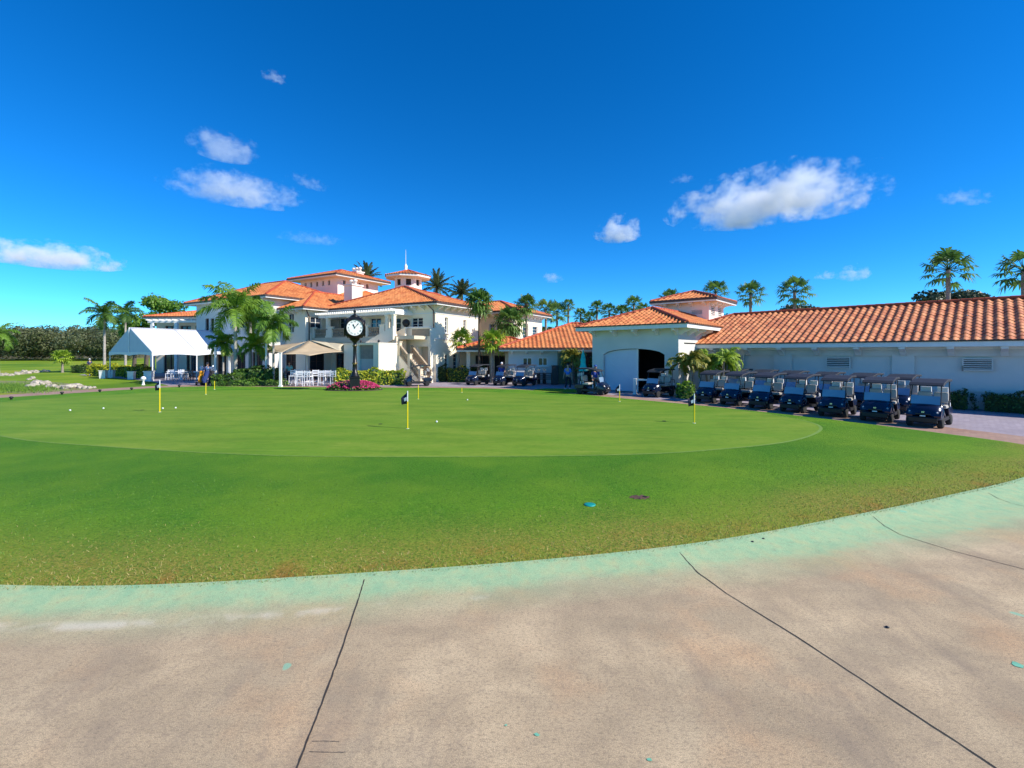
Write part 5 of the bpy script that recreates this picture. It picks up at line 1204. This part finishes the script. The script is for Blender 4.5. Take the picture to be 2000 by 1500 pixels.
valance((.01,0,ze),(.01,TL,ze)); valance((-TW,-.01,ze),(0,-.01,ze)); valance((-TW-.01,TL,ze),(-TW-.01,0,ze))
for x in (-.05,-TW+.05):
    for y in (.05,TL/2,TL-.05): m=MB(); m.tube([(x,y,0),(x,y,ze)],.055,8); m.lathe([(.14,0),(.14,.03),(.06,.05)],10,(x,y,0)); m.build('tent_pole',TRIM,tent)
# pergola frame joining tent to the terrace
def post(label,px,d,h,w=.14,m_=TRIM,group='white posts of the terrace'):
    x,y=at(px,d); q=MB(); q.b2(-w/2,w/2,-w/2,w/2,0,h); q.b2(-w*.8,w*.8,-w*.8,w*.8,0,.12); q.b2(-w*.65,w*.65,-w*.65,w*.65,h,h+.05); o=q.build('terrace_post',m_); o.location=(x,y,0); return tag(o,label,'post',group)
post('white post between the tent and the tallest palm',421,37.5,zz(682,37.5)+.1); post('white post right behind the tallest royal palm',448,40,zz(672,40)); post('slim white post between two royal palms',520,36.5,zz(673,36.5),.11); post('nearest white post at the corner of the shade sail',548,33.9,zz(690,33.9),.15); post('white post under the right shade sail',600,39,zz(690,39),.14)
# shade sails
def sail(label,pts,mt=SAIL):
    P=[Vector((*at(px,d),zz(py,d))) for px,py,d in pts]; c=sum(P,Vector())/len(P); r=MB(); N=12
    # scalloped edges, subdivided fan
    E=[]
    for i in range(len(P)):
        a=P[i];b=P[(i+1)%len(P)]
        for k in range(N):
            t=k/N; q=a.lerp(b,t); q=q.lerp(c,.16*math.sin(math.pi*t)); E.append(q)
    vs=[tuple(c-P[0]+Vector((0,0,-.1)))]; fs=[]; L=len(E)
    for s in (.35,.7,1): vs+=[tuple(c.lerp(q,s)-P[0]-Vector((0,0,.1*(1-s)))) for q in E]
    for i in range(L): fs.append((0,1+i,1+(i+1)%L))
    for k in range(2): fs+=[(1+k*L+i,1+(k+1)*L+i,1+(k+1)*L+(i+1)%L,1+k*L+(i+1)%L) for i in range(L)]
    r.add(vs,fs,0,True); o=r.build('shade_sail',mt); o.location=P[0]; s_=o.modifiers.new('t','SOLIDIFY'); s_.thickness=.015; return tag(o,label,'shade sail','tan shade sails over the terrace')
sail('tan shade sail in front, peaked at the middle and reaching right',[(602,665,40.5),(672,687,38.5),(605,695,34.5),(551,692,34.2)])
sail('pale tan shade sail on the left between the royal palms and the middle peak',[(600,667,40),(549,690,34.1),(521,690,37),(520,676,40.5)])
sail('pale shade sail at the rear touching the stair block',[(604,664,40.8),(640,668,42.6),(672,672,41),(668,688,38.8)],mat('sail_pale',(.72,.64,.46),(.66,.58,.42),1.5,.8,trans=.25))
sail('tan shade sail lowest on the left behind the slim royal palm',[(588,670,41.5),(540,691,36.5),(500,690,38),(512,682,41.5)])
# ================================================================== TERRACE FURNITURE
def mk_chair(mt,name='dining_chair'):
    r=empty(name,(0,0,0),0,'chair','chair')
    m=MB(); m.b2(-.24,.24,-.24,.24,.72,.77); m.build('seat',mt,r)
    for x in (-.21,.21):
        for y in (-.21,.21): m=MB(); m.tube([(x*1.15,y*1.15,0),(x,y,.72)],.022,6); m.build('leg',mt,r)
    m=MB(); 
    for z in (.25,): m.b2(-.22,.22,-.235,-.205,z,z+.03); m.b2(-.22,.22,.205,.235,z,z+.03); m.b2(-.235,-.205,-.2,.2,z+.08,z+.11); m.b2(.205,.235,-.2,.2,z+.08,z+.11)
    m.build('stretcher',mt,r)
    m=MB()
    for x in (-.22,.22): m.b2(x-.022,x+.022,.2,.245,.77,1.20)
    for z in (.86,.98,1.10): m.b2(-.2,.2,.205,.235,z,z+.07)
    m.build('backrest',mt,r); return r
def mk_table(mt,w=.9,h=1.05):
    r=empty('bistro_table',(0,0,0),0,'table','table'); m=MB(); m.b2(-w/2,w/2,-w/2,w/2,h-.05,h); m.b2(-w/2+.06,w/2-.06,-w/2+.06,w/2-.06,h-.12,h-.05); m.build('table_top',mt,r)
    for x in (-1,1):
        for y in (-1,1): m=MB(); m.b2(x*w*.42-.03,x*w*.42+.03,y*w*.42-.03,y*w*.42+.03,0,h-.12); m.build('leg',mt,r)
    return r
wc=mk_chair(WPL); wt=mk_table(WPL)
sp=[(572,35.4,.2),(586,34.6,3.3),(603,34.7,3.0),(616,35.8,.3),(629,35.2,3.2),(643,35.6,3.1),(654,34.9,2.9),(578,37.2,0)]
names=['white high chair at the left end of the terrace tables','white high chair with slatted back in front of the left table','white high chair right beside the front slatted one','white high chair behind the gap between the tables','white high chair left of the right table','white high chair at the right table','rightmost white high chair by the hedge','white high chair at the back left of the terrace']
for i,((px,d,rz),l) in enumerate(zip(sp,names)):
    x,y=at(px,d)
    if i==0: wc.location=(x,y,0); wc.rotation_euler=(0,0,rz); wc['label']=l; wc['group']='white terrace chairs'
    else: dup(wc,(x,y,0),rz,l,'white terrace chairs')
for i,(px,d,l) in enumerate(((595,35.6,'white high table on the left of the terrace'),(638,36.3,'white high table on the right of the terrace'))):
    x,y=at(px,d)
    if i==0: wt.location=(x,y,0); wt['label']=l; wt['group']='white terrace tables'
    else: dup(wt,(x,y,0),.1,l,'white terrace tables')
bc=mk_chair(WOODB,'wicker_chair'); bc.scale=(1,1,.8); bl=['brown chair','brown chair','brown chair','brown chair','brown chair','brown chair','brown chair']
dk=[(560,39,.2,'brown chair deep on the terrace, leftmost'),(622,39.6,2.8,'brown chair behind the middle of the terrace'),(634,38.6,.4,'dark brown chair near the right white table'),(648,39.5,2.0,'brown chair against the clubhouse windows'),(366,41.0,.5,'reddish brown chair under the tent, left one'),(377,41.6,2.9,'reddish brown chair under the tent, right one'),(431,39,.3,'brown chair right of the tent beside the shrubs')]
for i,(px,d,rz,l) in enumerate(dk):
    x,y=at(px,d)
    if i==0: bc.location=(x,y,0); bc.rotation_euler=(0,0,rz); bc['label']=l; bc['group']='brown dining chairs'
    else: o=dup(bc,(x,y,0),rz,l,'brown dining chairs')
for i,(px,d,rz,l) in enumerate(((331,42.5,.2,'white chair under the tent, leftmost'),(341,41.8,3.0,'white chair under the tent, second from the left'),(352,42.2,.3,'white chair under the tent, third from the left'),(360,43.4,2.6,'white chair under the tent, rightmost and farthest'))):
    x,y=at(px,d); dup(wc,(x,y,0),rz,l,'white chairs under the tent').scale=(1,1,.8)
t2=dup(wt,(*at(344,43),0),.2,'white table under the tent'); t2.scale=(1.4,1,.75); t2['group']='white tables under the tent'
t3=dup(wt,(*at(374,42.6),0),.1,'long white table at the right end under the tent'); t3.scale=(1.8,1,.75); t3['group']='white tables under the tent'
# planters
for i,(px,py,l) in enumerate(((202,739,'white planter at the far left before the yellow hedge'),(217,737.5,'shaded white planter tucked behind the far left one'),(257,741,'white planter below the tent peak'),(291,744.5,'largest white planter at the front left tent pole'))):
    x,y=W(px,py); 
    if i==0:
        pl=empty('planter',(x,y,0),.3,l,'planter','white planters before the tent'); pl.scale=(.8,.8,.8); m=MB(); m.box((0,0,.48),(.58,.58,.96),taper=1.12); m.box((0,0,.97),(.74,.74,.06)); m.build('pot',TRIM,pl); m=MB(); m.box((0,0,1.005),(.6,.6,.02)); m.build('soil',MATS['soil'],pl)
    else: dup(pl,(x,y,0),.3,l,scale=.92 if i==3 else .78)
# teal umbrella (closed)
x,y=at(1139,31.8); um=empty('umbrella',(x,y,0),0,'closed teal umbrella behind the golf cart near the gatehouse','umbrella')
k=[]; zt=zz(683,31.8); zb=zz(725,31.8); H_=zt-zb; m=MB(); n=16; pr=[(.02,zt),(.12,zt-.25*H_),(.2,zt-.5*H_),(.17,zt-.56*H_),(.2,zt-.7*H_),(.33,zt-.95*H_),(.30,zb)]
vs=[]
for r_,z in pr:
    for i in range(n): q=r_*(1 if i%2 else .78); vs.append((q*math.cos(i*2*math.pi/n),q*math.sin(i*2*math.pi/n),z))
m.add(vs,[(i*n+j,i*n+(j+1)%n,(i+1)*n+(j+1)%n,(i+1)*n+j) for i in range(len(pr)-1) for j in range(n)]); m.build('canopy',TEAL,um)
m=MB(); m.tube([(0,0,0),(0,0,zt+.08)],.03,8); m.build('pole',WPL,um); m=MB(); m.lathe([(.3,0),(.3,.08),(.06,.12)],14); m.build('base',BLACKP,um)
# white barrier gate
x,y=W(1240,770); br=empty('barrier',(x,y,0),-.5,'white barrier post with a short horizontal arm before the open gate','barrier'); m=MB(); m.b2(-.09,.09,-.09,.09,0,.98); m.b2(-.12,.12,-.12,.12,0,.06); m.build('post',TRIM,br); m=MB(); m.b2(.09,1.0,-.05,.05,.86,.96); m.build('arm',TRIM,br)
# bench and bin by the pro shop
x,y=at(1060,36.4); be=empty('bench',(x,y,0),0,'dark wooden bench against the shaded pro shop wall','bench'); m=MB(); m.b2(-.8,.8,-.25,.25,.42,.47); m.build('seat',WOODB,be); m=MB(); m.b2(-.8,.8,.22,.27,.55,.62); m.b2(-.8,.8,.22,.27,.70,.77); m.b2(-.8,.8,.22,.27,.85,.92); m.build('backrest',WOODB,be)
for xx in (-.72,.72): m=MB(); m.b2(xx-.03,xx+.03,-.24,-.18,0,.66); m.b2(xx-.03,xx+.03,.2,.26,0,.92); m.b2(xx-.03,xx+.03,-.24,.2,.63,.67); m.build('leg',WOODB,be)
x,y=at(1084,35.9); bn=empty('outdoor_heater',(x,y,0),0,'tall dark cabinet standing between bench and olive partition','cabinet'); m=MB(); m.b2(-.26,.26,-.2,.2,.05,1.5); m.build('body',BLACKP,bn,bevel=.03); m=MB(); m.b2(-.28,.28,-.22,.22,1.5,1.56); m.build('lid',BLACKP,bn); bn.name='cabinet'
for i,(px,l) in enumerate(((1052,'dark golf bag leaning on the pro shop wall, left one'),(1063,'dark golf bag leaning on the pro shop wall, right one'))):
    x,y=at(px,37.3); 
    b=empty('golf_bag',(x,y,0),0,l,'golf bag','golf bags'); m=MB(); m.lathe([(.14,0),(.15,.1),(.13,.8),(.16,.88)],12); m.build('bag',BLACKP,b); m=MB()
    for k in range(7): a=k*.9; m.tube([(.07*math.cos(a),.07*math.sin(a),.85),(.09*math.cos(a),.09*math.sin(a),1.12+.04*(k%3))],.008,4); m.box((.10*math.cos(a),.10*math.sin(a),1.15+.04*(k%3)),(.09,.03,.05),a)
    m.build('clubs',CHROME,b)
# small grass island by the pro shop
isl=[(1.5,30.6),(2.3,32.2),(4.6,31.6),(5.1,29.6),(3.6,28.9)]; flat('grass_island',catmull(isl,6,True),.012,M_RG)
# ================================================================== PINS, BALLS, MARKS
def pin(px,py,ptop,label,flag=True,ps=None,fc=None):
    x,y=W(px,py); x,y=at(px,y); h=zz(ptop,y); r=empty('flagstick',(x,y,.05),-.3,label,'flagstick','yellow practice flagsticks'); m=MB(); w_=.022; m.tube([(0,0,-.05),(0,0,h-.05)],w_,8); m.build('pole',YEL,r)
    m=MB(); m.lathe([(.054,-.0),(.054,.006),(.046,.007),(.045,-.02)],14); m.build('cup',WPL,r)
    if flag:
        f=MB(); vs=[];n=6
        for i in range(n+1):
            t=i/n; dx=-.22*t**.8; yy=.05*math.sin(t*5); vs+=[(dx,yy,h+.28-.10*t-.42*t*.3),(dx*.9,yy,h-.08-.16*t*.2-.05)]
        f.add(vs,[(2*i,2*i+2,2*i+3,2*i+1) for i in range(n)],0,True); o=f.build('flag',cloth('navy',(34,40,66)),r); s_=o.modifiers.new('t','SOLIDIFY'); s_.thickness=.006
        f=MB(); f.tube([(0,0,h-.06),(0,0,h+.30)],.018,8); f.build('flag_tube',WPL,r); f=MB(); f.add([(-.03,-.03,h+.1),(-.12,-.035,h+.05),(-.10,-.035,h-.05),(-.03,-.03,h-.02)],[(0,1,2,3)]); o=f.build('flag_emblem',WPL,r); s_=o.modifiers.new('t','SOLIDIFY'); s_.thickness=.01
    return r
pin(796,840,784,'yellow flagstick nearest the centre with a dark folded flag'); pin(312,807,758,'yellow flagstick on the left of the green with a dark flag'); pin(1356,829,788,'yellow flagstick on the right before the parked carts')
pin(402,772,748,'thin yellow flagstick before the golf bags at the back left',False); pin(419,762,744,'shortest yellow flagstick at the back left of the green',False); pin(817,781,752,'yellow flagstick left of centre at the back, below the stairs cart',False); pin(902,768,757,'faint yellow flagstick at the back centre of the green',False); pin(1210,786,764,'yellow flagstick at the back right before the gatehouse',True)
bl0=None
for px,py,l in ((137,805,'white golf ball at the far left of the green'),(202,801,'white golf ball second from the left on the green'),(318,801,'white golf ball touching the left flagstick'),(343,800,'white golf ball right of the left flagstick'),(853,828,'white golf ball right of the central flagstick'),(913,784,'white golf ball far back in the centre of the green')):
    x,y=W(px,py)
    if bl0 is None:
        m=MB(); m.lathe([(.036*math.sin(R(a)),-.036*math.cos(R(a))) for a in range(2,180,16)],14); bl0=m.build('golf_ball',WPL); o=bl0; tag(o,l,'golf ball','golf balls on the putting green')
    else: o=bl0.copy(); COL.objects.link(o); o['label']=l
    o.location=(x,y,.084)
m=MB(); m.lathe([(.095,0),(.095,.012),(.08,.016),(.04,.018)],22); o=m.build('valve_cover',mat('teal_plastic',lin((10,150,140)),lin((8,130,120)),3,.5)); o.location=(*W(1152,991),.042); tag(o,'round teal valve cover set in the near lawn','valve cover')
x,y=W(1249,976); dv_=empty('divot',(x,y,.04),0,'bare brown dirt patch with a dark hole in the near lawn','divot'); dv_.scale=(.72,.75,1)
vs=[(0,0,.014)];n=22
for k in (.6,1): vs+=[(.24*k*math.cos(i*2*math.pi/n)*(1+.2*math.sin(i*2.3)),.15*k*math.sin(i*2*math.pi/n)*(1+.25*math.cos(i*3.1)),.012-.006*(k>.8)+.006*math.sin(i*2)) for i in range(n)]
m=MB(); m.add(vs,[(0,1+i,1+(i+1)%n) for i in range(n)]+[(1+i,1+n+i,1+n+(i+1)%n,1+(i+1)%n) for i in range(n)]); m.build('dirt',mat('dirt',(.14,.07,.05),(.07,.04,.03),14,.95,.6,40),dv_); m=MB(); m.lathe([(.055,0),(.05,.006)],14,(.13,-.01,.016)); m.build('hole',mat('hole_black',(.01,.008,.008),(.008,.008,.008),3,1),dv_)
for px,py,l in ((743,831,'dark cup hole on the green left of the central flagstick'),(1297,825,'dark cup hole on the right of the green'),(278,803,'dark worn spot on the left of the green')):
    m=MB(); m.lathe([(.07,0),(.07,.004)],16); o=m.build('cup_hole',mat('hole_black',(0,0,0))); o.location=(*W(px,py),.052); tag(o,l,'hole','holes in the putting green')
for px,py,l in ((22,782,'leftmost dark path marker at the rear edge of the lawn'),(121,772,'second dark path marker from the left'),(195,767,'third dark path marker from the left'),(257,763,'fourth dark path marker from the left'),(350,757,'dark path marker nearest the golf bags')):
    x,y=W(px,py); m=MB(); m.lathe([(.06,0),(.05,.12),(.09,.14),(.08,.2),(.02,.22)],10); o=m.build('path_marker',BLACKP); o.location=(x,y,.0); tag(o,l,'path marker','dark path markers along the cart path')
x,y=W(280,752); wp=empty('garden_light',(x,y,0),0,'small white garden light on the grass before the planters','garden light'); m=MB(); m.lathe([(.13,0),(.09,.06),(.06,.3),(.1,.36)],12); m.build('stem',TRIM,wp); m=MB(); m.lathe([(.06,.36),(.17,.46),(.18,.56),(.1,.66),(.02,.7)],14); m.build('globe',WPL,wp)
# rocks on the pond bank
def rock(px,py,s,l):
    x,y=W(px,py); bm=bmesh.new(); bmesh.ops.create_icosphere(bm,subdivisions=2,radius=1)
    sc=Vector((random.uniform(.8,1.1),random.uniform(.7,1),random.uniform(.55,.85)))*s; sd2=random.random()*50
    from mathutils import noise
    for v in bm.verts:
        q=v.co*(1+.35*noise.noise(v.co*1.6+Vector((sd2,0,0)))); q=Vector((round(q.x*4)/4*.5+q.x*.5,q.y,q.z)); v.co=Vector((q.x*sc.x,q.y*sc.y,q.z*sc.z))
    me=bpy.data.meshes.new('boulder'); bm.to_mesh(me); bm.free(); me.materials.append(ROCK); o=bpy.data.objects.new('boulder',me); COL.objects.link(o); o.location=(x,y,s*.25); o.rotation_euler=(0,0,random.uniform(0,3)); tag(o,l,'boulder','limestone boulders on the bank')
rl='pale limestone boulder in the near row on the grassy bank'
for px,py,s in ((58,757,.25),(66,755,.3),(72,752,.42),(80,751,.35),(88,752,.42),(96,757,.26),(104,757,.25),(112,758,.22),(120,757,.22),(132,759,.38),(140,758,.36),(149,757,.40),(157,758,.25),(166,759,.2),(175,759,.18),(184,758,.14),(57,742,.22),(64,740,.24)): rock(px,py,s,rl)
rl2='pale limestone boulder in the far row by the pond'
for px,py,s in ((4,734,.3),(12,733,.28),(22,734,.25),(33,732,.35),(41,731,.35),(48,729,.4),(55,730,.35),(62,728,.38),(70,728,.36),(78,727,.3),(86,726,.34),(93,726,.26)): rock(px,py,s,rl2)
m=NT('reeds_ground'); m.col(m.ramp(m.noise(3,5),[(.35,lin((86,120,44))),(.65,lin((150,130,90)))])); m.b.inputs['Roughness'].default_value=.95
flat('bank',catmull([(-60,27),(-44,28.6),(-31.5,28.8),(-29.8,30.2),(-31,33.5),(-45,41),(-70,42)],6,True),-.006,m.m)
# reeds tuft row
n=5000; px_=20+45*RS.normal(size=n); py_=np.clip(758+4*RS.normal(size=n),747,768); d_=F*CH/(py_-H); X_=(px_-1000)/F*d_
P_=np.c_[X_,d_,np.zeros(n)]; h_=.06+.16*RS.rand(n); an=RS.rand(n)*6.28; dx=np.c_[np.cos(an),np.sin(an),np.zeros(n)]*.02; tip=np.c_[RS.normal(size=n)*.06,RS.normal(size=n)*.06,h_]
quads_obj('reeds',np.stack([P_-dx,P_+dx,P_+tip+dx*.2,P_+tip-dx*.2],1).reshape(-1,3),L_ROY,None,RS.rand(n)); tag(bpy.data.objects['reeds'],'short reeds in front of the boulders on the pond bank','reeds',kind='stuff')

# ================================================================== PEOPLE
def skin_mesh(name,V,E,Rr,mt,parent,root=0,sub=1):
    me=bpy.data.meshes.new(name); me.from_pydata(V,E,[]); me.materials.append(mt); o=bpy.data.objects.new(name,me); COL.objects.link(o); o.parent=parent
    k=o.modifiers.new('skin','SKIN'); k.use_smooth_shade=True
    for i,d in enumerate(me.skin_vertices[0].data):
        r=Rr[i]; d.radius=r if hasattr(r,'__len__') else (r,r); d.use_root=(i==root)
    u=o.modifiers.new('sub','SUBSURF'); u.levels=sub; u.render_levels=sub
    return o
def person(x,y,rz,label,shirt,pants,hands,feet,hair=(60,45,35),cap=None,hip=.93,lean=0,shorts=False,z=0,knees=None,shoe=(220,220,220)):
    """faces local -Y; hands=(left,right) targets, feet=(left,right)"""
    r=empty('person',(x,y,z),rz,label,'person')
    H_=hip; ch=Vector((0,-lean,H_+.42)); nk=Vector((0,-lean*1.15,H_+.56)); hdp=Vector((0,-lean*1.25-.01,H_+.72))
    V=[(0,0,H_),(0,-lean*.4,H_+.18),tuple(ch),tuple(nk),tuple(nk+Vector((0,-.01,.06))),tuple(hdp),tuple(hdp+Vector((0,-.005,.09)))]; Rr=[(.16,.11),(.14,.10),(.17,.11),(.06,.06),(.055,.055),(.082,.095),(.07,.085)]
    E=[(0,1),(1,2),(2,3),(3,4),(4,5),(5,6)]
    joints={}
    for s_,hp,fp in ((-1,hands[0],feet[0]),(1,hands[1],feet[1])):
        sh=ch+Vector((s_*.19,0,.06)); hp=Vector(hp); mid=(sh+hp)/2; L=(hp-sh).length; bend=max(0,.29**2-(L/2)**2)**.5 if L<.58 else .0; el=mid+Vector((s_*.25*bend,bend*.6,-bend*.7))
        b=len(V); V+=[tuple(sh),tuple(el),tuple(hp),tuple(hp+(hp-el).normalized()*.08)]; Rr+=[.055,.043,.030,(.038,.018)]; E+=[(2,b),(b,b+1),(b+1,b+2),(b+2,b+3)]
        pd=(hp-el).normalized(); sd_=pd.cross(Vector((0,1,0))); sd_=sd_.normalized() if sd_.length>.1 else Vector((1,0,0))
        for k in range(5):
            base=hp+pd*(.085 if k else .03)+sd_*(.012*(k-2.5)*1.3 if k else -.035); tip=base+pd*(.05+.01*(k in(2,3)))+Vector((0,-.02,0)) if k else base+pd*.035-sd_*.03
            n=len(V); V+=[tuple(base),tuple(tip)]; Rr+=[.009,.007]; E+=[(b+3 if k else b+2,n),(n,n+1)]
        hipj=Vector((s_*.09,0,H_-.04)); f=Vector(fp)+Vector((0,0,.08)); mid=(hipj+f)/2; L=(f-hipj).length; bend=max(0,.43**2-(L/2)**2)**.5 if L<.86 else .015; kn=mid+Vector((s_*.02,-bend,bend*.2))
        c=len(V); V+=[tuple(hipj),tuple(kn),tuple(f),tuple(f+Vector((0,-.15,-.05)))]; Rr+=[.09,.062,.042,(.04,.03)]; E+=[(0,c),(c,c+1),(c+1,c+2),(c+2,c+3)]
        joints[s_]=(sh,el,hp,hipj,kn,f)
    body=skin_mesh('body',V,E,Rr,SKIN,r)
    # shirt
    V=[(0,0,H_+.02),(0,-lean*.4,H_+.18),tuple(ch),tuple(nk-Vector((0,0,.02)))];Rr=[(.18,.13),(.165,.122),(.19,.13),(.075,.07)];E=[(0,1),(1,2),(2,3)]
    for s_ in (-1,1):
        sh,el,hp=joints[s_][:3]; b=len(V); V+=[tuple(sh),tuple(sh.lerp(el,.8))]; Rr+=[.075,.066]; E+=[(2,b),(b,b+1)]
    skin_mesh('shirt',V,E,Rr,shirt,r)
    V=[(0,0,H_+.03),(0,0,H_-.04)];Rr=[(.165,.12),(.17,.125)];E=[(0,1)]
    for s_ in (-1,1):
        hj,kn,f=joints[s_][3:]; b=len(V); V+=[tuple(hj),tuple(kn)]; Rr+=[.105,.078]; E+=[(1,b),(b,b+1)]
        if not shorts: V+=[tuple(kn.lerp(f,.97))]; Rr+=[.06]; E+=[(b+1,b+2)]
        m=MB(); m.box(tuple(f+Vector((0,-.07,-.045))),(.095,.27,.07)); m.build('shoe',cloth('shoe%d'%shoe[0],shoe),r,bevel=.025)
    skin_mesh('trousers',V,E,Rr,pants,r)
    m=MB(); prof=[(.099*math.cos(R(a)),.12*math.sin(R(a))) for a in range(5,90,14)]
    m.lathe([(max(.005,p),zq) for p,zq in prof],14,tuple(hdp+Vector((0,.012,.05))))
    if cap: m.prism([(0,0),(.01,.012),(0,.012)],0,.001); m.box(tuple(hdp+Vector((0,-.12,.065))),(.15,.12,.014)); m.build('cap',cap,r)
    else: m.box(tuple(hdp+Vector((0,.045,.0))),(.15,.10,.13)); m.build('hair',cloth('hair',hair),r,bevel=.03)
    # face
    m=MB()
    for s_ in (-1,1): m.lathe([(.002,-.008),(.011,0),(.002,.008)],8,tuple(hdp+Vector((s_*.032,-.088,.035))))
    m.build('eyes',BLACKP,r); m=MB(); m.box(tuple(hdp+Vector((0,-.10,.005))),(.022,.03,.04)); m.box(tuple(hdp+Vector((0,-.09,-.035))),(.045,.012,.01))
    for s_ in (-1,1): m.box(tuple(hdp+Vector((s_*.085,0,.01))),(.015,.04,.06))
    m.build('nose_and_ears',SKIN,r,bevel=.005)
    return r
x,y=W(1109,760); person(x,y,math.pi-.5,'person in a blue shirt and dark trousers walking away beside the teal umbrella',cloth('blue',(52,128,222)),cloth('darktr',(34,36,52)),((-.27,-.05,.80),(.29,.10,.82)),((-.10,-.16,0),(.12,.18,0)),cap=cloth('capdark',(40,44,60)))
x,y=at(1163,28.4); person(x,y,.2,'person in a royal blue shirt standing behind the cart with the teal umbrella',cloth('royal',(40,72,170)),cloth('khaki',(120,96,84)),((-.26,-.16,.92),(.26,-.14,.92)),((-.1,0,0),(.1,0,0)),cap=cloth('capblue',(50,80,150)))
x,y=at(980,36.0); person(x,y,-.4,'person in a blue and white shirt standing between the carts near the colonnade',cloth('bluew',(66,86,196)),cloth('greytr',(120,120,130)),((-.3,-.12,.95),(.28,-.2,.98)),((-.1,0,0),(.1,0,0)),cap=cloth('capwhite',(225,225,230)))
x,y=at(565,38.6); person(x,y,.3,'person in a pale aqua top on the terrace under the shade sail',cloth('aqua',(130,214,210)),cloth('darktr',(34,36,52)),((-.22,-.22,1.0),(.22,-.24,1.0)),((-.1,0,0),(.1,0,0)))
x,y=at(405,35.6); person(x,y,.9,'person in navy beside the golf bags near the end of the tent',cloth('navysh',(36,48,92)),cloth('navysh',(36,48,92)),((-.24,-.2,.95),(.26,-.16,.9)),((-.1,0,0),(.12,.05,0)),cap=cloth('capdark',(40,44,60)))
x,y=at(175,57); person(x,y,1.2,'distant person in dark clothes by the dark hedge on the left fairway',cloth('navysh',(36,48,92)),cloth('darktr',(34,36,52)),((-.24,-.1,.9),(.26,-.1,.9)),((-.1,0,0),(.12,.05,0)),cap=cloth('capwhite',(225,225,230)))
# golf bags on trolleys
def bag(px,d,c,label,tilt):
    x,y=at(px,d); r=empty('golf_bag',(x,y,0),tilt,label,'golf bag','golf bags on trolleys by the tent'); M=Matrix.Translation((0,0,.22))@Matrix.Rotation(-.28,4,'X')
    def T(m): m.v=[tuple(M@Vector(p)) for p in m.v]; return m
    m=MB(); m.lathe([(.13,0),(.15,.04),(.14,.3),(.15,.6),(.16,.86),(.17,.92)],14); T(m).build('bag',c,r)
    m=MB(); m.b2(-.10,.10,-.21,-.13,.12,.5); T(m).build('pocket',c,r,bevel=.03)
    m=MB()
    for k in range(9): a=k*.72; m.tube([(.08*math.cos(a),.08*math.sin(a),.9),(.10*math.cos(a),.10*math.sin(a),1.12+.05*(k%4))],.007,4); m.box((.11*math.cos(a),.11*math.sin(a),1.15+.05*(k%4)),(.10,.04,.06),a)
    T(m).build('clubs',CHROME,r)
    for s_ in (-1,1): m=MB(); m.lathe([(.12,-.02),(.15,-.018),(.15,.018),(.12,.02)],16,(s_*.27,.02,.15),axis='X'); m.build('wheel',RUBBER,r)
    m=MB(); m.tube([(-.27,.02,.15),(.27,.02,.15)],.012,5); m.tube([(0,.02,.15),(0,.55,1.0)],.014,5); m.tube([(-.12,.55,1.0),(.12,.55,1.0)],.016,5); m.build('trolley_frame',BLACKP,r)
bag(391,35.3,cloth('orangebag',(236,160,30)),'golf bag in orange yellow on a trolley before the tent',.2)
bag(399,34.9,cloth('navybag',(40,60,120)),'navy blue golf bag on a trolley right of the orange one',-.3)
bag(414,35.4,cloth('blackbag',(40,40,46)),'black golf bag on a trolley rightmost of the three by the tent',.5)

TP=mat('teal_paint',lin((120,186,156)),lin((104,170,140)),12,.7)
for px,py,sz in ((1048,1436,.02),(988,1417,.011),(1268,1484,.017),(1988,1299,.045)):
    x,y=W(px,py); n=12; vs=[(x+sz*math.cos(k*math.pi/6)*random.uniform(.5,1.2),y+sz*.8*math.sin(k*math.pi/6)*random.uniform(.5,1.2),.004) for k in range(n)]
    m=MB(); m.add(vs,[tuple(range(n))]); m.build('paint_spot',TP)['kind']='structure'
for px,py,l in ((1733,1226,'dark pebble lying alone on the concrete path'),(1470,1063,'left of two dark pebbles on the green kerb band'),(1491,1057,'right of two dark pebbles on the green kerb band')):
    x,y=W(px,py); m=MB(); m.lathe([(.004,0),(.016,.004),(.018,.009),(.008,.016)],9); o=m.build('pebble',BLACKP); o.location=(x,y,.0 if py>1100 else .03); tag(o,l,'pebble')
bpy.data.objects.remove(tmp)
